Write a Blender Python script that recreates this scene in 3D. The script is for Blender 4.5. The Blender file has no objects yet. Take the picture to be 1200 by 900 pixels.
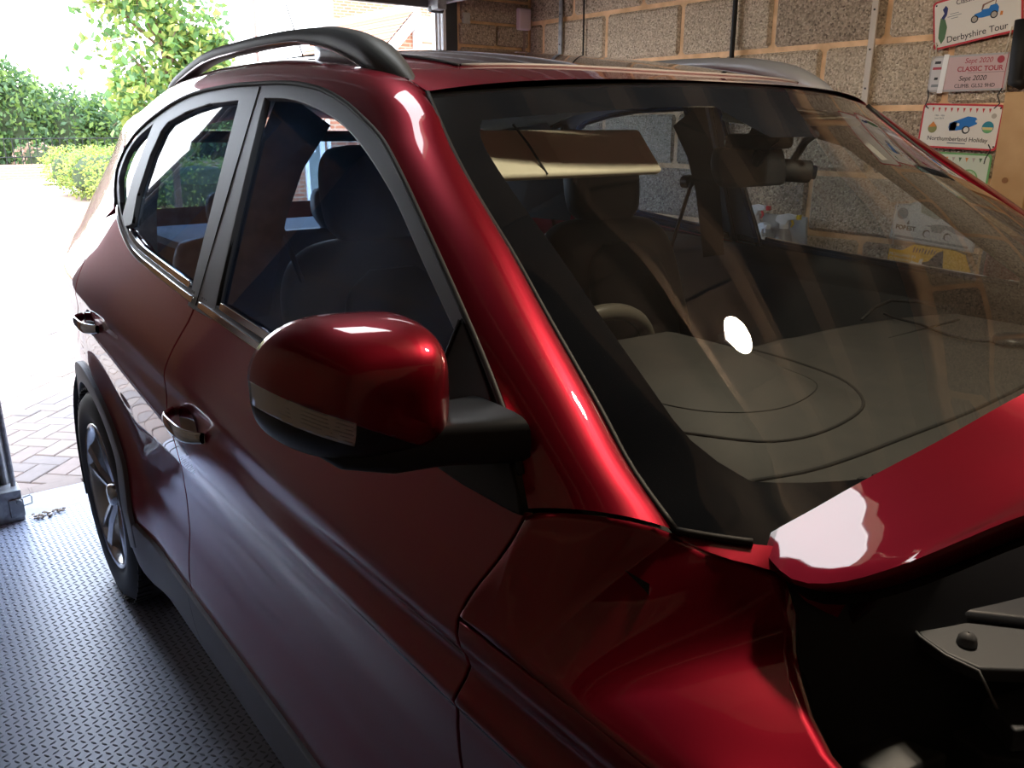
import bpy, bmesh, math, random
import numpy as np
from mathutils import Vector, Matrix
from mathutils.geometry import delaunay_2d_cdt
random.seed(7); rng = np.random.RandomState(7)
S = bpy.context.scene; C = S.collection

# ------------------------------------------------------------------ camera
cam = bpy.data.objects.new('camera', bpy.data.cameras.new('camera')); C.objects.link(cam)
cam.data.sensor_width = 36; cam.data.lens = 982.29/1200*36; cam.data.clip_start = .02; cam.data.clip_end = 300
RX = Vector((0.603476, 0.797379, 0.00195)); RY = Vector((-0.235808, 0.176128, 0.955706)); RD = Vector((-0.761716, 0.577205, -0.294317))
cam.matrix_world = Matrix(((RX.x, RY.x, -RD.x, 2.749), (RX.y, RY.y, -RD.y, -1.348), (RX.z, RY.z, -RD.z, 1.4895), (0, 0, 0, 1)))
S.camera = cam
# ------------------------------------------------------------------ sky, sun, exposure
S.view_settings.view_transform = 'Standard'; S.view_settings.look = 'None'
S.view_settings.exposure = 0.45; S.view_settings.gamma = 1.0; S.view_settings.use_curve_mapping = False
W = bpy.data.worlds.new('sky'); S.world = W; W.use_nodes = True
wn = W.node_tree.nodes; wl = W.node_tree.links
bg = wn['Background']; tc = wn.new('ShaderNodeTexCoord'); sx = wn.new('ShaderNodeSeparateXYZ'); rp = wn.new('ShaderNodeValToRGB')
wl.new(tc.outputs['Generated'], sx.inputs[0]); wl.new(sx.outputs['Z'], rp.inputs[0]); wl.new(rp.outputs[0], bg.inputs['Color'])
rp.color_ramp.elements[0].color = (.95, .97, 1, 1); rp.color_ramp.elements[1].color = (.50, .68, 1, 1)
SKY = 7.0
bg.inputs['Strength'].default_value = SKY
sun = bpy.data.objects.new('sun', bpy.data.lights.new('sun', 'SUN')); C.objects.link(sun)
sun.data.energy = 4.2; sun.data.angle = math.radians(.6); sun.data.color = (1, .95, .86)
sun.rotation_euler = Vector((-.52, .42, -.95)).to_track_quat('-Z', 'Y').to_euler()
LAMP_W = 25.0; PANEL = 5.0
LAMP_P = (2.16, -.04, 2.12)

# ------------------------------------------------------------------ helpers
def sprop(o, label=None, cat=None, group=None, kind=None):
    if label: o['label'] = label
    if cat: o['category'] = cat
    if group: o['group'] = group
    if kind: o['kind'] = kind
    return o
def link(name, me, parent=None, **k):
    o = bpy.data.objects.new(name, me); C.objects.link(o)
    if parent is not None: o.parent = parent
    return sprop(o, **k)
def empty(name, loc=(0, 0, 0), parent=None, rz=0, **k):
    o = link(name, None, parent, **k); o.location = loc; o.rotation_euler.z = rz; o.empty_display_size = .1
    return o
def mesh(name, v, f, m, smooth=False, normals=None, mats=None, midx=None):
    me = bpy.data.meshes.new(name); me.from_pydata([tuple(map(float, q)) for q in v], [], [tuple(int(i) for i in q) for q in f])
    for mm in (mats or [m]): me.materials.append(mm)
    if midx is not None: me.polygons.foreach_set('material_index', midx)
    if smooth: me.polygons.foreach_set('use_smooth', [True]*len(me.polygons))
    me.update()
    if normals is not None: me.normals_split_custom_set_from_vertices([tuple(map(float, n)) for n in normals])
    return me
class MB:
    def __init__(s): s.v = []; s.f = []
    def add(s, v, f):
        n = len(s.v); s.v += [tuple(map(float, q)) for q in v]; s.f += [tuple(i+n for i in q) for q in f]; return s
    def box(s, c, d, rot=None):
        x, y, z = [a/2 for a in d]; P = [Vector(q) for q in [(-x,-y,-z),(x,-y,-z),(x,y,-z),(-x,y,-z),(-x,-y,z),(x,-y,z),(x,y,z),(-x,y,z)]]
        if rot is not None: P = [rot @ q for q in P]
        return s.add([Vector(c)+q for q in P], [(0,3,2,1),(4,5,6,7),(0,1,5,4),(1,2,6,5),(2,3,7,6),(3,0,4,7)])
    def bbox(s, a, b): return s.box([(a[i]+b[i])/2 for i in range(3)], [abs(b[i]-a[i]) for i in range(3)])
    def tube(s, pts, r, n=8, cap=True):
        pts = [Vector(q) for q in pts]; rs = r if hasattr(r, '__len__') else [r]*len(pts); k = len(s.v); up = None; V = []; F = []
        for i, q in enumerate(pts):
            t = (pts[min(i+1, len(pts)-1)]-pts[max(i-1, 0)]).normalized()
            if up is None: up = Vector((0, 0, 1)) if abs(t.z) < .9 else Vector((1, 0, 0))
            a = t.cross(up)
            a = a.normalized(); b = a.cross(t).normalized(); up = b
            for j in range(n):
                w = 2*math.pi*j/n; V.append(q+a*math.cos(w)*rs[i]+b*math.sin(w)*rs[i])
        for i in range(len(pts)-1):
            for j in range(n): F.append((i*n+j, i*n+(j+1) % n, (i+1)*n+(j+1) % n, (i+1)*n+j))
        if cap: F.append(tuple(range(n-1, -1, -1))); F.append(tuple((len(pts)-1)*n+j for j in range(n)))
        return s.add(V, F)
    def cyl(s, a, b, r, n=20, r2=None): return s.tube([a, b], [r, r if r2 is None else r2], n)
    def lathe(s, prof, c, axis='z', n=32):
        V = []; F = []
        for (r, h) in prof:
            for j in range(n):
                w = 2*math.pi*j/n; a, b = r*math.cos(w), r*math.sin(w)
                q = {'z': (a, b, h), 'y': (a, h, b), 'x': (h, a, b)}[axis]; V.append((c[0]+q[0], c[1]+q[1], c[2]+q[2]))
        for i in range(len(prof)-1):
            for j in range(n): F.append((i*n+j, i*n+(j+1) % n, (i+1)*n+(j+1) % n, (i+1)*n+j))
        return s.add(V, F)
    def prism(s, poly, fn, h0, h1):
        n = len(poly); V = [fn(a, b, h0) for a, b in poly]+[fn(a, b, h1) for a, b in poly]
        return s.add(V, [tuple(range(n-1, -1, -1)), tuple(range(n, 2*n))]+[(i, (i+1) % n, (i+1) % n+n, i+n) for i in range(n)])
    def build(s, name, m, parent=None, smooth=False, bevel=0, seg=2, fix=True, sub=0, **k):
        me = mesh(name, s.v, s.f, m, smooth)
        if fix:
            b = bmesh.new(); b.from_mesh(me); bmesh.ops.recalc_face_normals(b, faces=b.faces); b.to_mesh(me); b.free()
        o = link(name, me, parent, **k)
        if bevel:
            md = o.modifiers.new('bevel', 'BEVEL'); md.width = bevel; md.segments = seg; md.limit_method = 'ANGLE'; md.angle_limit = .6
            me.polygons.foreach_set('use_smooth', [True]*len(me.polygons)); me.update()
            md2 = o.modifiers.new('wn', 'WEIGHTED_NORMAL'); md2.keep_sharp = True
        if sub:
            md = o.modifiers.new('sub', 'SUBSURF'); md.levels = md.render_levels = sub
            me.polygons.foreach_set('use_smooth', [True]*len(me.polygons))
        return o
def grid_faces(nr, nc, closed=False):
    return [(i*nc+j, i*nc+(j+1) % nc, (i+1)*nc+(j+1) % nc, (i+1)*nc+j) for i in range(nr-1) for j in range(nc if closed else nc-1)]
def loft(name, rows, m, parent, thick=0, smooth=True, flip=False, closed=False, **k):
    nr, nc = len(rows), len(rows[0]); v = [q for r in rows for q in r]; f = grid_faces(nr, nc, closed)
    if flip: f = [q[::-1] for q in f]
    o = link(name, mesh(name, v, f, m, smooth), parent, **k)
    if thick:
        md = o.modifiers.new('solid', 'SOLIDIFY'); md.thickness = thick; md.offset = -1
    return o
def catmull(P, n):
    P = np.array(P, float); d = np.r_[0, np.cumsum(np.linalg.norm(np.diff(P, axis=0), axis=1))]; t = np.linspace(0, d[-1], n)
    # monotone-ish cubic through chord length parameters
    m = np.zeros_like(P); m[1:-1] = (P[2:]-P[:-2])/(d[2:]-d[:-2])[:, None]; m[0] = (P[1]-P[0])/(d[1]-d[0]); m[-1] = (P[-1]-P[-2])/(d[-1]-d[-2])
    i = np.clip(np.searchsorted(d, t, 'right')-1, 0, len(P)-2); h = (d[i+1]-d[i]); u = ((t-d[i])/h)[:, None]; h = h[:, None]
    return (2*u**3-3*u**2+1)*P[i]+(u**3-2*u**2+u)*h*m[i]+(-2*u**3+3*u**2)*P[i+1]+(u**3-u**2)*h*m[i+1]

# ------------------------------------------------------------------ materials
MT = {}
def mat(name, col=(.5, .5, .5), rough=.5, metal=0, coat=0, spec=.5, emit=None, estr=0, noise=None, bump=None, trans=0, sheen=0, alpha=None):
    if name in MT: return MT[name]
    m = bpy.data.materials.new(name); m.use_nodes = True; nt = m.node_tree; b = nt.nodes['Principled BSDF']
    b.inputs['Base Color'].default_value = (*col, 1); b.inputs['Roughness'].default_value = rough; b.inputs['Metallic'].default_value = metal
    b.inputs['Coat Weight'].default_value = coat; b.inputs['Coat Roughness'].default_value = .02; b.inputs['Specular IOR Level'].default_value = spec
    b.inputs['Transmission Weight'].default_value = trans
    if emit: b.inputs['Emission Color'].default_value = (*emit, 1); b.inputs['Emission Strength'].default_value = estr
    tcn = nt.nodes.new('ShaderNodeTexCoord')
    if noise:   # (scale, colour2, lo, hi)
        n = nt.nodes.new('ShaderNodeTexNoise'); n.inputs['Scale'].default_value = noise[0]; n.inputs['Detail'].default_value = 6
        r = nt.nodes.new('ShaderNodeValToRGB'); r.color_ramp.elements[0].position = noise[2]; r.color_ramp.elements[1].position = noise[3]
        r.color_ramp.elements[0].color = (*col, 1); r.color_ramp.elements[1].color = (*noise[1], 1)
        nt.links.new(tcn.outputs['Object'], n.inputs['Vector']); nt.links.new(n.outputs['Fac'], r.inputs[0]); nt.links.new(r.outputs[0], b.inputs['Base Color'])
    if bump:    # (scale, strength, distance)
        n = nt.nodes.new('ShaderNodeTexNoise'); n.inputs['Scale'].default_value = bump[0]; n.inputs['Detail'].default_value = 4
        bp = nt.nodes.new('ShaderNodeBump'); bp.inputs['Strength'].default_value = bump[1]; bp.inputs['Distance'].default_value = bump[2]
        nt.links.new(tcn.outputs['Object'], n.inputs['Vector']); nt.links.new(n.outputs['Fac'], bp.inputs['Height']); nt.links.new(bp.outputs[0], b.inputs['Normal'])
    MT[name] = m; return m
def glass(name, tint, dust_haze=.02, dust_haze_col=(.6, .65, .7), f0=.04, mirror=1.0, speck=True):
    m = bpy.data.materials.new(name); m.use_nodes = True; nt = m.node_tree; N = nt.nodes; L = nt.links
    for n in list(N): N.remove(n)
    out = N.new('ShaderNodeOutputMaterial'); tr = N.new('ShaderNodeBsdfTransparent'); tr.inputs[0].default_value = (*tint, 1)
    gl = N.new('ShaderNodeBsdfGlossy'); gl.inputs['Roughness'].default_value = .0; gl.inputs[0].default_value = (mirror, mirror, mirror, 1)
    df = N.new('ShaderNodeBsdfDiffuse'); df.inputs[0].default_value = (*dust_haze_col, 1)
    ge = N.new('ShaderNodeNewGeometry'); dt = N.new('ShaderNodeVectorMath'); dt.operation = 'DOT_PRODUCT'
    L.new(ge.outputs['Normal'], dt.inputs[0]); L.new(ge.outputs['Incoming'], dt.inputs[1])
    ab = N.new('ShaderNodeMath'); ab.operation = 'ABSOLUTE'; L.new(dt.outputs['Value'], ab.inputs[0])
    sb = N.new('ShaderNodeMath'); sb.operation = 'SUBTRACT'; sb.inputs[0].default_value = 1; L.new(ab.outputs[0], sb.inputs[1])
    pw = N.new('ShaderNodeMath'); pw.operation = 'POWER'; pw.inputs[1].default_value = 5; L.new(sb.outputs[0], pw.inputs[0])
    ma = N.new('ShaderNodeMath'); ma.operation = 'MULTIPLY_ADD'; ma.inputs[1].default_value = 1-f0; ma.inputs[2].default_value = f0; L.new(pw.outputs[0], ma.inputs[0])
    m1 = N.new('ShaderNodeMixShader'); m1.inputs[0].default_value = dust_haze; L.new(tr.outputs[0], m1.inputs[1]); L.new(df.outputs[0], m1.inputs[2])
    if speck:
        tx = N.new('ShaderNodeTexCoord'); no = N.new('ShaderNodeTexNoise'); no.inputs['Scale'].default_value = 6; no.inputs['Detail'].default_value = 8
        mr = N.new('ShaderNodeMapRange'); mr.inputs['From Min'].default_value = .3; mr.inputs['From Max'].default_value = .7
        mr.inputs['To Min'].default_value = dust_haze*.5; mr.inputs['To Max'].default_value = dust_haze*1.6
        L.new(tx.outputs['Object'], no.inputs['Vector']); L.new(no.outputs['Fac'], mr.inputs['Value']); L.new(mr.outputs[0], m1.inputs[0])
    m2 = N.new('ShaderNodeMixShader'); L.new(ma.outputs[0], m2.inputs[0]); L.new(m1.outputs[0], m2.inputs[1]); L.new(gl.outputs[0], m2.inputs[2])
    L.new(m2.outputs[0], out.inputs[0]); MT[name] = m; return m
def cellmat(name, scale, cols, rough=.9, bumpd=.004, bumps=1.0, second=None):
    """coarse aggregate: voronoi pebbles with relief"""
    m = bpy.data.materials.new(name); m.use_nodes = True; nt = m.node_tree; N = nt.nodes; L = nt.links; b = N['Principled BSDF']
    b.inputs['Roughness'].default_value = rough; tx = N.new('ShaderNodeTexCoord')
    vo = N.new('ShaderNodeTexVoronoi'); vo.inputs['Scale'].default_value = scale; L.new(tx.outputs['Object'], vo.inputs['Vector'])
    no = N.new('ShaderNodeTexNoise'); no.inputs['Scale'].default_value = scale*.9; no.inputs['Detail'].default_value = 5; L.new(tx.outputs['Object'], no.inputs['Vector'])
    sp = N.new('ShaderNodeSeparateColor'); L.new(vo.outputs['Color'], sp.inputs[0]); r = N.new('ShaderNodeValToRGB'); L.new(sp.outputs[0], r.inputs[0])
    el = r.color_ramp.elements; el[0].color = (*cols[0], 1); el[1].color = (*cols[-1], 1)
    for i, c in enumerate(cols[1:-1]): e = el.new((i+1)/(len(cols)-1)); e.color = (*c, 1)
    L.new(r.outputs[0], b.inputs['Base Color'])
    ad = N.new('ShaderNodeMath'); ad.operation = 'SUBTRACT'; L.new(no.outputs['Fac'], ad.inputs[0]); L.new(vo.outputs['Distance'], ad.inputs[1])
    bp = N.new('ShaderNodeBump'); bp.inputs['Strength'].default_value = bumps; bp.inputs['Distance'].default_value = bumpd
    L.new(ad.outputs[0], bp.inputs['Height']); L.new(bp.outputs[0], b.inputs['Normal']); MT[name] = m; return m
def brickmat(name, c1, c2, mo, bw, bh, axis='yz', msize=.012, rough=.9, bump=.3):
    m = bpy.data.materials.new(name); m.use_nodes = True; nt = m.node_tree; N = nt.nodes; L = nt.links; b = N['Principled BSDF']; b.inputs['Roughness'].default_value = rough
    tx = N.new('ShaderNodeTexCoord'); sp = N.new('ShaderNodeSeparateXYZ'); cb = N.new('ShaderNodeCombineXYZ'); L.new(tx.outputs['Object'], sp.inputs[0])
    L.new(sp.outputs['XYZ'.index(axis[0].upper())], cb.inputs[0]); L.new(sp.outputs['XYZ'.index(axis[1].upper())], cb.inputs[1])
    br = N.new('ShaderNodeTexBrick'); br.inputs['Scale'].default_value = 1; br.inputs['Brick Width'].default_value = bw; br.inputs['Row Height'].default_value = bh
    br.inputs['Mortar Size'].default_value = msize; br.inputs['Color1'].default_value = (*c1, 1); br.inputs['Color2'].default_value = (*c2, 1); br.inputs['Mortar'].default_value = (*mo, 1)
    L.new(cb.outputs[0], br.inputs['Vector']); L.new(br.outputs['Color'], b.inputs['Base Color'])
    bp = N.new('ShaderNodeBump'); bp.invert = True; bp.inputs['Strength'].default_value = bump; bp.inputs['Distance'].default_value = .01; L.new(br.outputs['Fac'], bp.inputs['Height']); L.new(bp.outputs[0], b.inputs['Normal'])
    MT[name] = m; return m
paint = mat('red_pearl_paint', (.32, .003, .022), .41, .85, coat=1); paint.node_tree.nodes['Principled BSDF'].inputs['Coat IOR'].default_value = 1.8
hoodpaint = paint
blackpl = mat('black_plastic', (.014, .016, .02), .42)
satin = mat('satin_anthracite', (.27, .30, .34), .42, .35); railm = mat('rail_dark_grey', (.085, .09, .092), .5, .2)
clad = mat('grey_cladding', (.27, .29, .33), .5)
chrome = mat('chrome', (.86, .87, .9), .07, 1)
silver = mat('silver_trim', (.50, .53, .58), .32, .6)
rubber = mat('black_rubber', (.012, .012, .013), .6)
tyre_m = mat('tyre_rubber', (.018, .018, .02), .62, bump=(90, .3, .001))
alloy = mat('alloy', (.62, .64, .67), .22, .9)
alloyd = mat('alloy_dark', (.05, .052, .058), .35, .6)
frit_m = mat('frit_black', (.006, .008, .013), .12)
leather = mat('dark_leather', (.045, .050, .056), .42, bump=(240, .15, .001))
cloth = mat('charcoal_trim', (.024, .027, .031), .75)
dashm = mat('dash_soft_plastic', (.040, .039, .038), .6, noise=(18, (.052, .049, .046), .35, .7), bump=(400, .12, .0006))
headl = mat('headlining', (.34, .33, .29), .9)
visorm = mat('visor_vinyl', (.80, .76, .60), .7)
wsglass = glass('windscreen_glass', (.86, .90, .89), .009, (.55, .55, .56))
sideglass = glass('side_glass', (.66, .76, .86), .26, (.16, .34, .74))  # dust film with bluish sky haze painted into its colour
darkglass = glass('privacy_glass', (.34, .44, .56), .18, (.18, .36, .74))  # same blue sky haze painted into the dust film
clearlens = glass('clear_lens', (.92, .94, .96), .10, (.8, .82, .85), .06)
roofglass = mat('roof_glass', (.012, .009, .011), .05, 0, coat=1)
mirrorm = mat('mirror_silver', (.85, .87, .88), .02, 1)
blockA = cellmat('aggregate_block', 165, [(.30, .23, .16), (.60, .48, .34), (.76, .62, .45), (.46, .36, .25), (.66, .53, .38), (.84, .71, .54)], bumpd=.006)
blockB = cellmat('aggregate_block_dark', 150, [(.18, .135, .10), (.44, .34, .24), (.60, .47, .34), (.30, .23, .16), (.50, .39, .28), (.68, .56, .41)], bumpd=.007)
mortar = mat('sand_mortar', (.90, .60, .35), .95, noise=(14, (.66, .41, .22), .35, .65), bump=(40, .5, .004))
wood = mat('sawn_pine', (.62, .40, .20), .75, noise=(5, (.50, .30, .13), .4, .62))
barm = mat('tread_bar_shade_rubber', (.16, .18, .24), .32, spec=.8); treadm = mat('rubber_tread', (.42, .46, .59), .38, spec=.8)  # bars darker than the sheet: their shadow side is put into the colour
concrete = mat('concrete', (.42, .44, .50), .85, noise=(9, (.34, .35, .39), .35, .65), bump=(60, .3, .003))
whitep = mat('white_painted_steel', (.80, .81, .82), .4)
darkp = mat('dark_painted_timber', (.03, .032, .036), .6)
galv = mat('galvanised_steel', (.42, .44, .46), .5, .4, noise=(25, (.26, .27, .28), .4, .6))
galvw = mat('painted_strip', (.60, .52, .43), .6)
blackm = mat('matt_black', (.006, .006, .007), .7)
def prn(n, c): return mat('print_'+n, c, .55)
pw_, pred, pblk, pblue, pgrn, pyel = prn('white', (.78, .74, .66)), prn('red', (.55, .03, .04)), prn('black', (.02, .02, .02)), prn('blue', (.01, .17, .52)), prn('green', (.16, .42, .14)), prn('yellow', (.86, .48, .02))

# ------------------------------------------------------------------ car body surface functions (x forward, y left, z up)
ZW = [(.10,.80),(.18,.83),(.27,.872),(.34,.884),(.40,.886),(.46,.889),(.52,.884),(.58,.876),(.66,.878),(.74,.886),(.80,.898),(.85,.908),(.885,.911),(.92,.908),(.965,.913),(.985,.909),(1.02,.896),(1.06,.877),(1.10,.856),(1.2,.820),(1.30,.782),(1.45,.725),(1.56,.680),(1.62,.652),(1.8,.58)]
zz = np.linspace(.0, 1.8, 1801); wt = np.interp(zz, [a for a, b in ZW], [b for a, b in ZW])
def gs(a, s):
    k = np.exp(-.5*(np.arange(-4*s, 4*s+1)/s)**2); k /= k.sum(); return np.convolve(np.pad(a, 4*s, mode='edge'), k, 'valid')
lo, hi = gs(wt, 14), gs(wt, 5)
mixw = np.exp(-.5*((zz-.965)/.03)**2); wt = lo*(1-mixw)+hi*mixw; wt = gs(wt, 3)
def side(x, z):
    x = np.asarray(x, float); z = np.asarray(z, float)
    r = .045*(1.5-x)*np.clip((z-.6)/.3, 0, 1)*np.clip((1.45-z)/.3, 0, 1)*np.clip(x+1.2, 0, 1)
    y = np.interp(z-r, zz, wt)
    k = np.clip((.3-x)/1.2, 0, 9)**2; y = y-.055*k-.16*k*k-.16*k*np.clip((z-1.02)/.3, 0, 1.3)
    y = y-.05*np.clip((x-1.9)/1.3, 0, 9)**2
    # second shoulder crease grows forwards
    y = y+.010*np.clip((x-1.35)/.7, 0, 1)*(np.exp(-((z-.872)/.014)**2)-1.1*np.exp(-((z-.915)/.02)**2))
    for cx in (0, 2.64):
        d = np.hypot(x-cx, z-.36); y = y+.020*np.exp(-np.clip((d-.40)/.10, 0, 9)**2)*(z < 1.0)*np.clip((1-z)/.15, 0, 1)
    return -y
def snorm(x, z, e=.004):
    x = np.asarray(x, float); z = np.asarray(z, float)
    n = np.stack([(side(x+e, z)-side(x-e, z))/(2*e), -np.ones_like(x), (side(x, z+e)-side(x, z-e))/(2*e)], -1)
    return n/np.linalg.norm(n, axis=-1)[..., None]
def resample(P, d):
    out = []
    n = len(P)
    for i in range(n):
        a, b = np.array(P[i], float), np.array(P[(i+1) % n], float); k = max(1, int(round(np.linalg.norm(b-a)/d)))
        for j in range(k): out.append(a+(b-a)*j/k)
    return out
def panel(name, poly, m, parent, off=0, thick=.012, step=.02, lip=.0035, mir=False, bd=None, **k):
    """a pressed sheet cut to outline poly (x,z) and laid on the body side"""
    B = resample(poly, bd or step*.8); n = len(B)
    A = .5*sum(B[i][0]*B[(i+1) % n][1]-B[(i+1) % n][0]*B[i][1] for i in range(n))
    if A < 0: B = B[::-1]
    BX = np.array(B); x0, z0 = BX.min(0); x1, z1 = BX.max(0)
    gx, gz = np.meshgrid(np.arange(x0+step*.37, x1, step), np.arange(z0+step*.41, z1, step*.6)); G = np.stack([gx.ravel(), gz.ravel()], 1)
    # inside and not hugging the border
    ins = np.zeros(len(G), bool); j = n-1
    for i in range(n):
        c = ((BX[i, 1] > G[:, 1]) != (BX[j, 1] > G[:, 1]))
        with np.errstate(divide='ignore', invalid='ignore'):
            xx = (BX[j, 0]-BX[i, 0])*(G[:, 1]-BX[i, 1])/(BX[j, 1]-BX[i, 1])+BX[i, 0]
        ins ^= c & (G[:, 0] < xx); j = i
    G = G[ins]
    if len(G):
        dm = np.full(len(G), 9.)
        for q in BX: dm = np.minimum(dm, (G[:, 0]-q[0])**2+(G[:, 1]-q[1])**2)
        G = G[dm > (step*.35)**2]
    P2 = [Vector(q) for q in BX]+[Vector(q) for q in G]
    vs, es, fs, *_ = delaunay_2d_cdt(P2, [(i, (i+1) % n) for i in range(n)], [list(range(n))], 1, 1e-7)
    Q = np.array([tuple(q) for q in vs]); X, Z = Q[:, 0], Q[:, 1]; N = snorm(X, Z); V = np.stack([X, side(X, Z), Z], 1)+N*off
    F = [tuple(f) for f in fs]
    out = []
    for f in F:
        a, b, c = V[f[0]], V[f[1]], V[f[2]]
        if np.dot(np.cross(b-a, c-a), (0, -1, 0)) < 0: f = f[::-1]
        out.append(f)
    V = list(V); NN = list(N)
    if thick:
        bx, bz = BX[:, 0], BX[:, 1]; bn = snorm(bx, bz); bp = np.stack([bx, side(bx, bz), bz], 1)+bn*off
        tg = np.roll(bp, -1, 0)-np.roll(bp, 1, 0); outw = np.cross(bn, tg); outw /= np.linalg.norm(outw, axis=1)[:, None]+1e-9
        cen = BX.mean(0)
        rings = [(0, 0, 0), (lip*.7, lip*.3, .7), (lip, lip, 1), (lip, thick, 1)]; base = []
        # orientation sign: outward must leave the polygon
        sg = 1 if (np.sum((outw[:, [0, 2]]*(np.stack([np.roll(bz, -1)-np.roll(bz, 1), -(np.roll(bx, -1)-np.roll(bx, 1))], 1))).sum(1)) > 0) else -1
        outw *= sg
        for (o_, d_, w_) in rings:
            base.append(len(V)); V += list(bp+outw*o_-bn*d_); q = bn*(1-w_)+outw*w_; NN += list(q/np.linalg.norm(q, axis=1)[:, None])
        for r_ in range(3):
            for i in range(n):
                j = (i+1) % n; f = (base[r_]+i, base[r_+1]+i, base[r_+1]+j, base[r_]+j)
                a, b, c = np.array(V[f[0]]), np.array(V[f[1]]), np.array(V[f[2]])
                if r_ == 2 and np.dot(np.cross(b-a, c-a), outw[i]) < 0 or r_ < 2 and np.dot(np.cross(b-a, np.array(V[f[3]])-a), outw[i]+bn[i]) < 0: f = f[::-1]
                out.append(f)
    V = np.array(V); NN = np.array(NN)
    if mir: V[:, 1] *= -1; NN[:, 1] *= -1; out = [f[::-1] for f in out]
    return link(name, mesh(name, V, out, m, True, NN), parent, **k)
def mirv(P, s): return [(q[0], q[1]*s, q[2]) for q in P]

# ================================================================== garage structure
WY = 1.6
floor = MB().bbox((-1.02, -1.80, -.12), (3.9, 1.72, -.004)).build('floor', mat('floor_slab', (.25, .26, .27), .8), kind='structure')
kerb = MB().bbox((-1.07, -1.15, -.10), (-.835, 1.2, -.0005)).build('trim_1', concrete, kind='structure', bevel=.004)
# floor covering with raised tread bars
matroot = empty('rubber_floor_mat', (0, 0, 0), label='blue-grey rubber tread-plate mat covering the garage floor under the car', cat='floor mat')
MB().bbox((-.83, -1.62, -.003), (3.4, 1.58, .0015)).build('mat_sheet', treadm, matroot)
def treads():
    px = .0205
    ii, jj = np.meshgrid(np.arange(int(4.2/px)), np.arange(int(3.15/px))); X = -.82+ii.ravel()*px; Y = -1.60+jj.ravel()*px; par = (ii.ravel()+jj.ravel()) % 2
    keep = ~((Y > .75))
    X, Y, par = X[keep], Y[keep], par[keep]; n = len(X)
    base = np.array([(-.0105, 0, 0), (-.004, -.0033, 0), (.004, -.0033, 0), (.0105, 0, 0), (.004, .0033, 0), (-.004, .0033, 0), (-.0065, 0, .0022), (.0065, 0, .0022)])
    fc = np.array([(0, 1, 6), (1, 2, 7), (1, 7, 6), (2, 3, 7), (3, 4, 7), (4, 5, 6), (4, 6, 7), (5, 0, 6)])
    a = np.where(par == 0, math.radians(28), math.radians(118)); ca, sa = np.cos(a), np.sin(a)
    V = np.empty((n, 8, 3)); V[:, :, 0] = X[:, None]+base[:, 0]*ca[:, None]-base[:, 1]*sa[:, None]; V[:, :, 1] = Y[:, None]+base[:, 0]*sa[:, None]+base[:, 1]*ca[:, None]; V[:, :, 2] = base[:, 2]+.0014
    F = (fc[None]+np.arange(n)[:, None, None]*8).reshape(-1, 3)
    me = bpy.data.meshes.new('tread_bars'); me.vertices.add(n*8); me.vertices.foreach_set('co', V.ravel()); me.loops.add(len(F)*3); me.loops.foreach_set('vertex_index', F.ravel())
    me.polygons.add(len(F)); me.polygons.foreach_set('loop_start', np.arange(len(F))*3); me.update(calc_edges=True); me.materials.append(barm)
    link('tread_bars', me, matroot, kind='stuff')
treads()
# right-hand block wall
wall = empty('wall_right', (0, 0, 0), kind='structure')
MB().bbox((-1.0, WY+.004, 0), (3.9, WY+.12, 2.35)).build('mortar_bed', mortar, wall)
def blockmesh(name, L_, H_, D_, m, r=.012, seed=0):
    b = bmesh.new(); bmesh.ops.create_cube(b, size=1)
    for v in b.verts: v.co.x *= L_; v.co.y *= D_; v.co.z *= H_
    bmesh.ops.bevel(b, geom=list(b.edges), offset=r, segments=1, affect='EDGES')
    me = bpy.data.meshes.new(name); b.to_mesh(me); b.free(); me.materials.append(m); return me
CZ = [2.0-.0+.225, 2.0, 1.776, 1.552, 1.318, 1.09, .865, .64, .415, .19, -.03]
OFFS = {0: .15, 1: -.12, 2: .08, 3: .315, 4: .08, 5: .30}
bm_cache = {}
for r in range(len(CZ)-1):
    zt, zb = CZ[r], CZ[r+1]; h = zt-zb-.020
    x = -.88 - .475*2 + (0 if r % 2 == 1 else .235)
    while x < 3.8:
        a, b_ = max(x, -.995), min(x+.475, 3.88)
        if b_-a > .06:
            L_ = round(b_-a-.020, 3); kd = 1 if rng.rand() < .33 else 0; key = (L_, round(h, 3), kd)
            if key not in bm_cache: bm_cache[key] = blockmesh('block', L_, h, .06, blockB if kd else blockA)
            o = link('block', bm_cache[key], wall); o.location = ((a+b_)/2, WY+.030-.007-rng.rand()*.004, (zt+zb)/2)
        x += .475
# front wall return beside the door opening, half-height courses
fw = empty('wall_front', (0, 0, 0), kind='structure')
MB().bbox((-1.12, 1.14, 0), (-1.004, WY+.1, 2.35)).build('mortar_bed', mortar, fw)
MB().bbox((-1.12, -1.8, 0), (-1.0, -1.16, 2.35)).build('mortar_bed', mortar, fw)
MB().bbox((-1.12, -1.8, 2.14), (-1.0, WY, 2.35)).build('lintel', concrete, fw)
z = 2.32; r = 0
while z > .1:
    y = 1.16-(.22 if r % 2 else 0)
    while y < WY:
        a, b_ = max(y, 1.15), min(y+.44, WY-.01)
        if b_-a > .05:
            key = ('f', round(b_-a-.014, 3))
            if key not in bm_cache:
                bm_cache[key] = blockmesh('block', .05, .096, b_-a-.014, blockB, .006)
            o = link('block', bm_cache[key], fw); o.location = (-1.004-.0, (a+b_)/2, z-.0555)
        y += .44
    z -= .1115; r += 1
MB().bbox((-1.1, -1.86, 0), (1.35, -1.74, 2.35)).build('wall_left', brickmat('left_wall_blocks', (.16, .14, .12), (.12, .10, .085), (.20, .15, .10), .45, .225, 'xz'), kind='structure')
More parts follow.
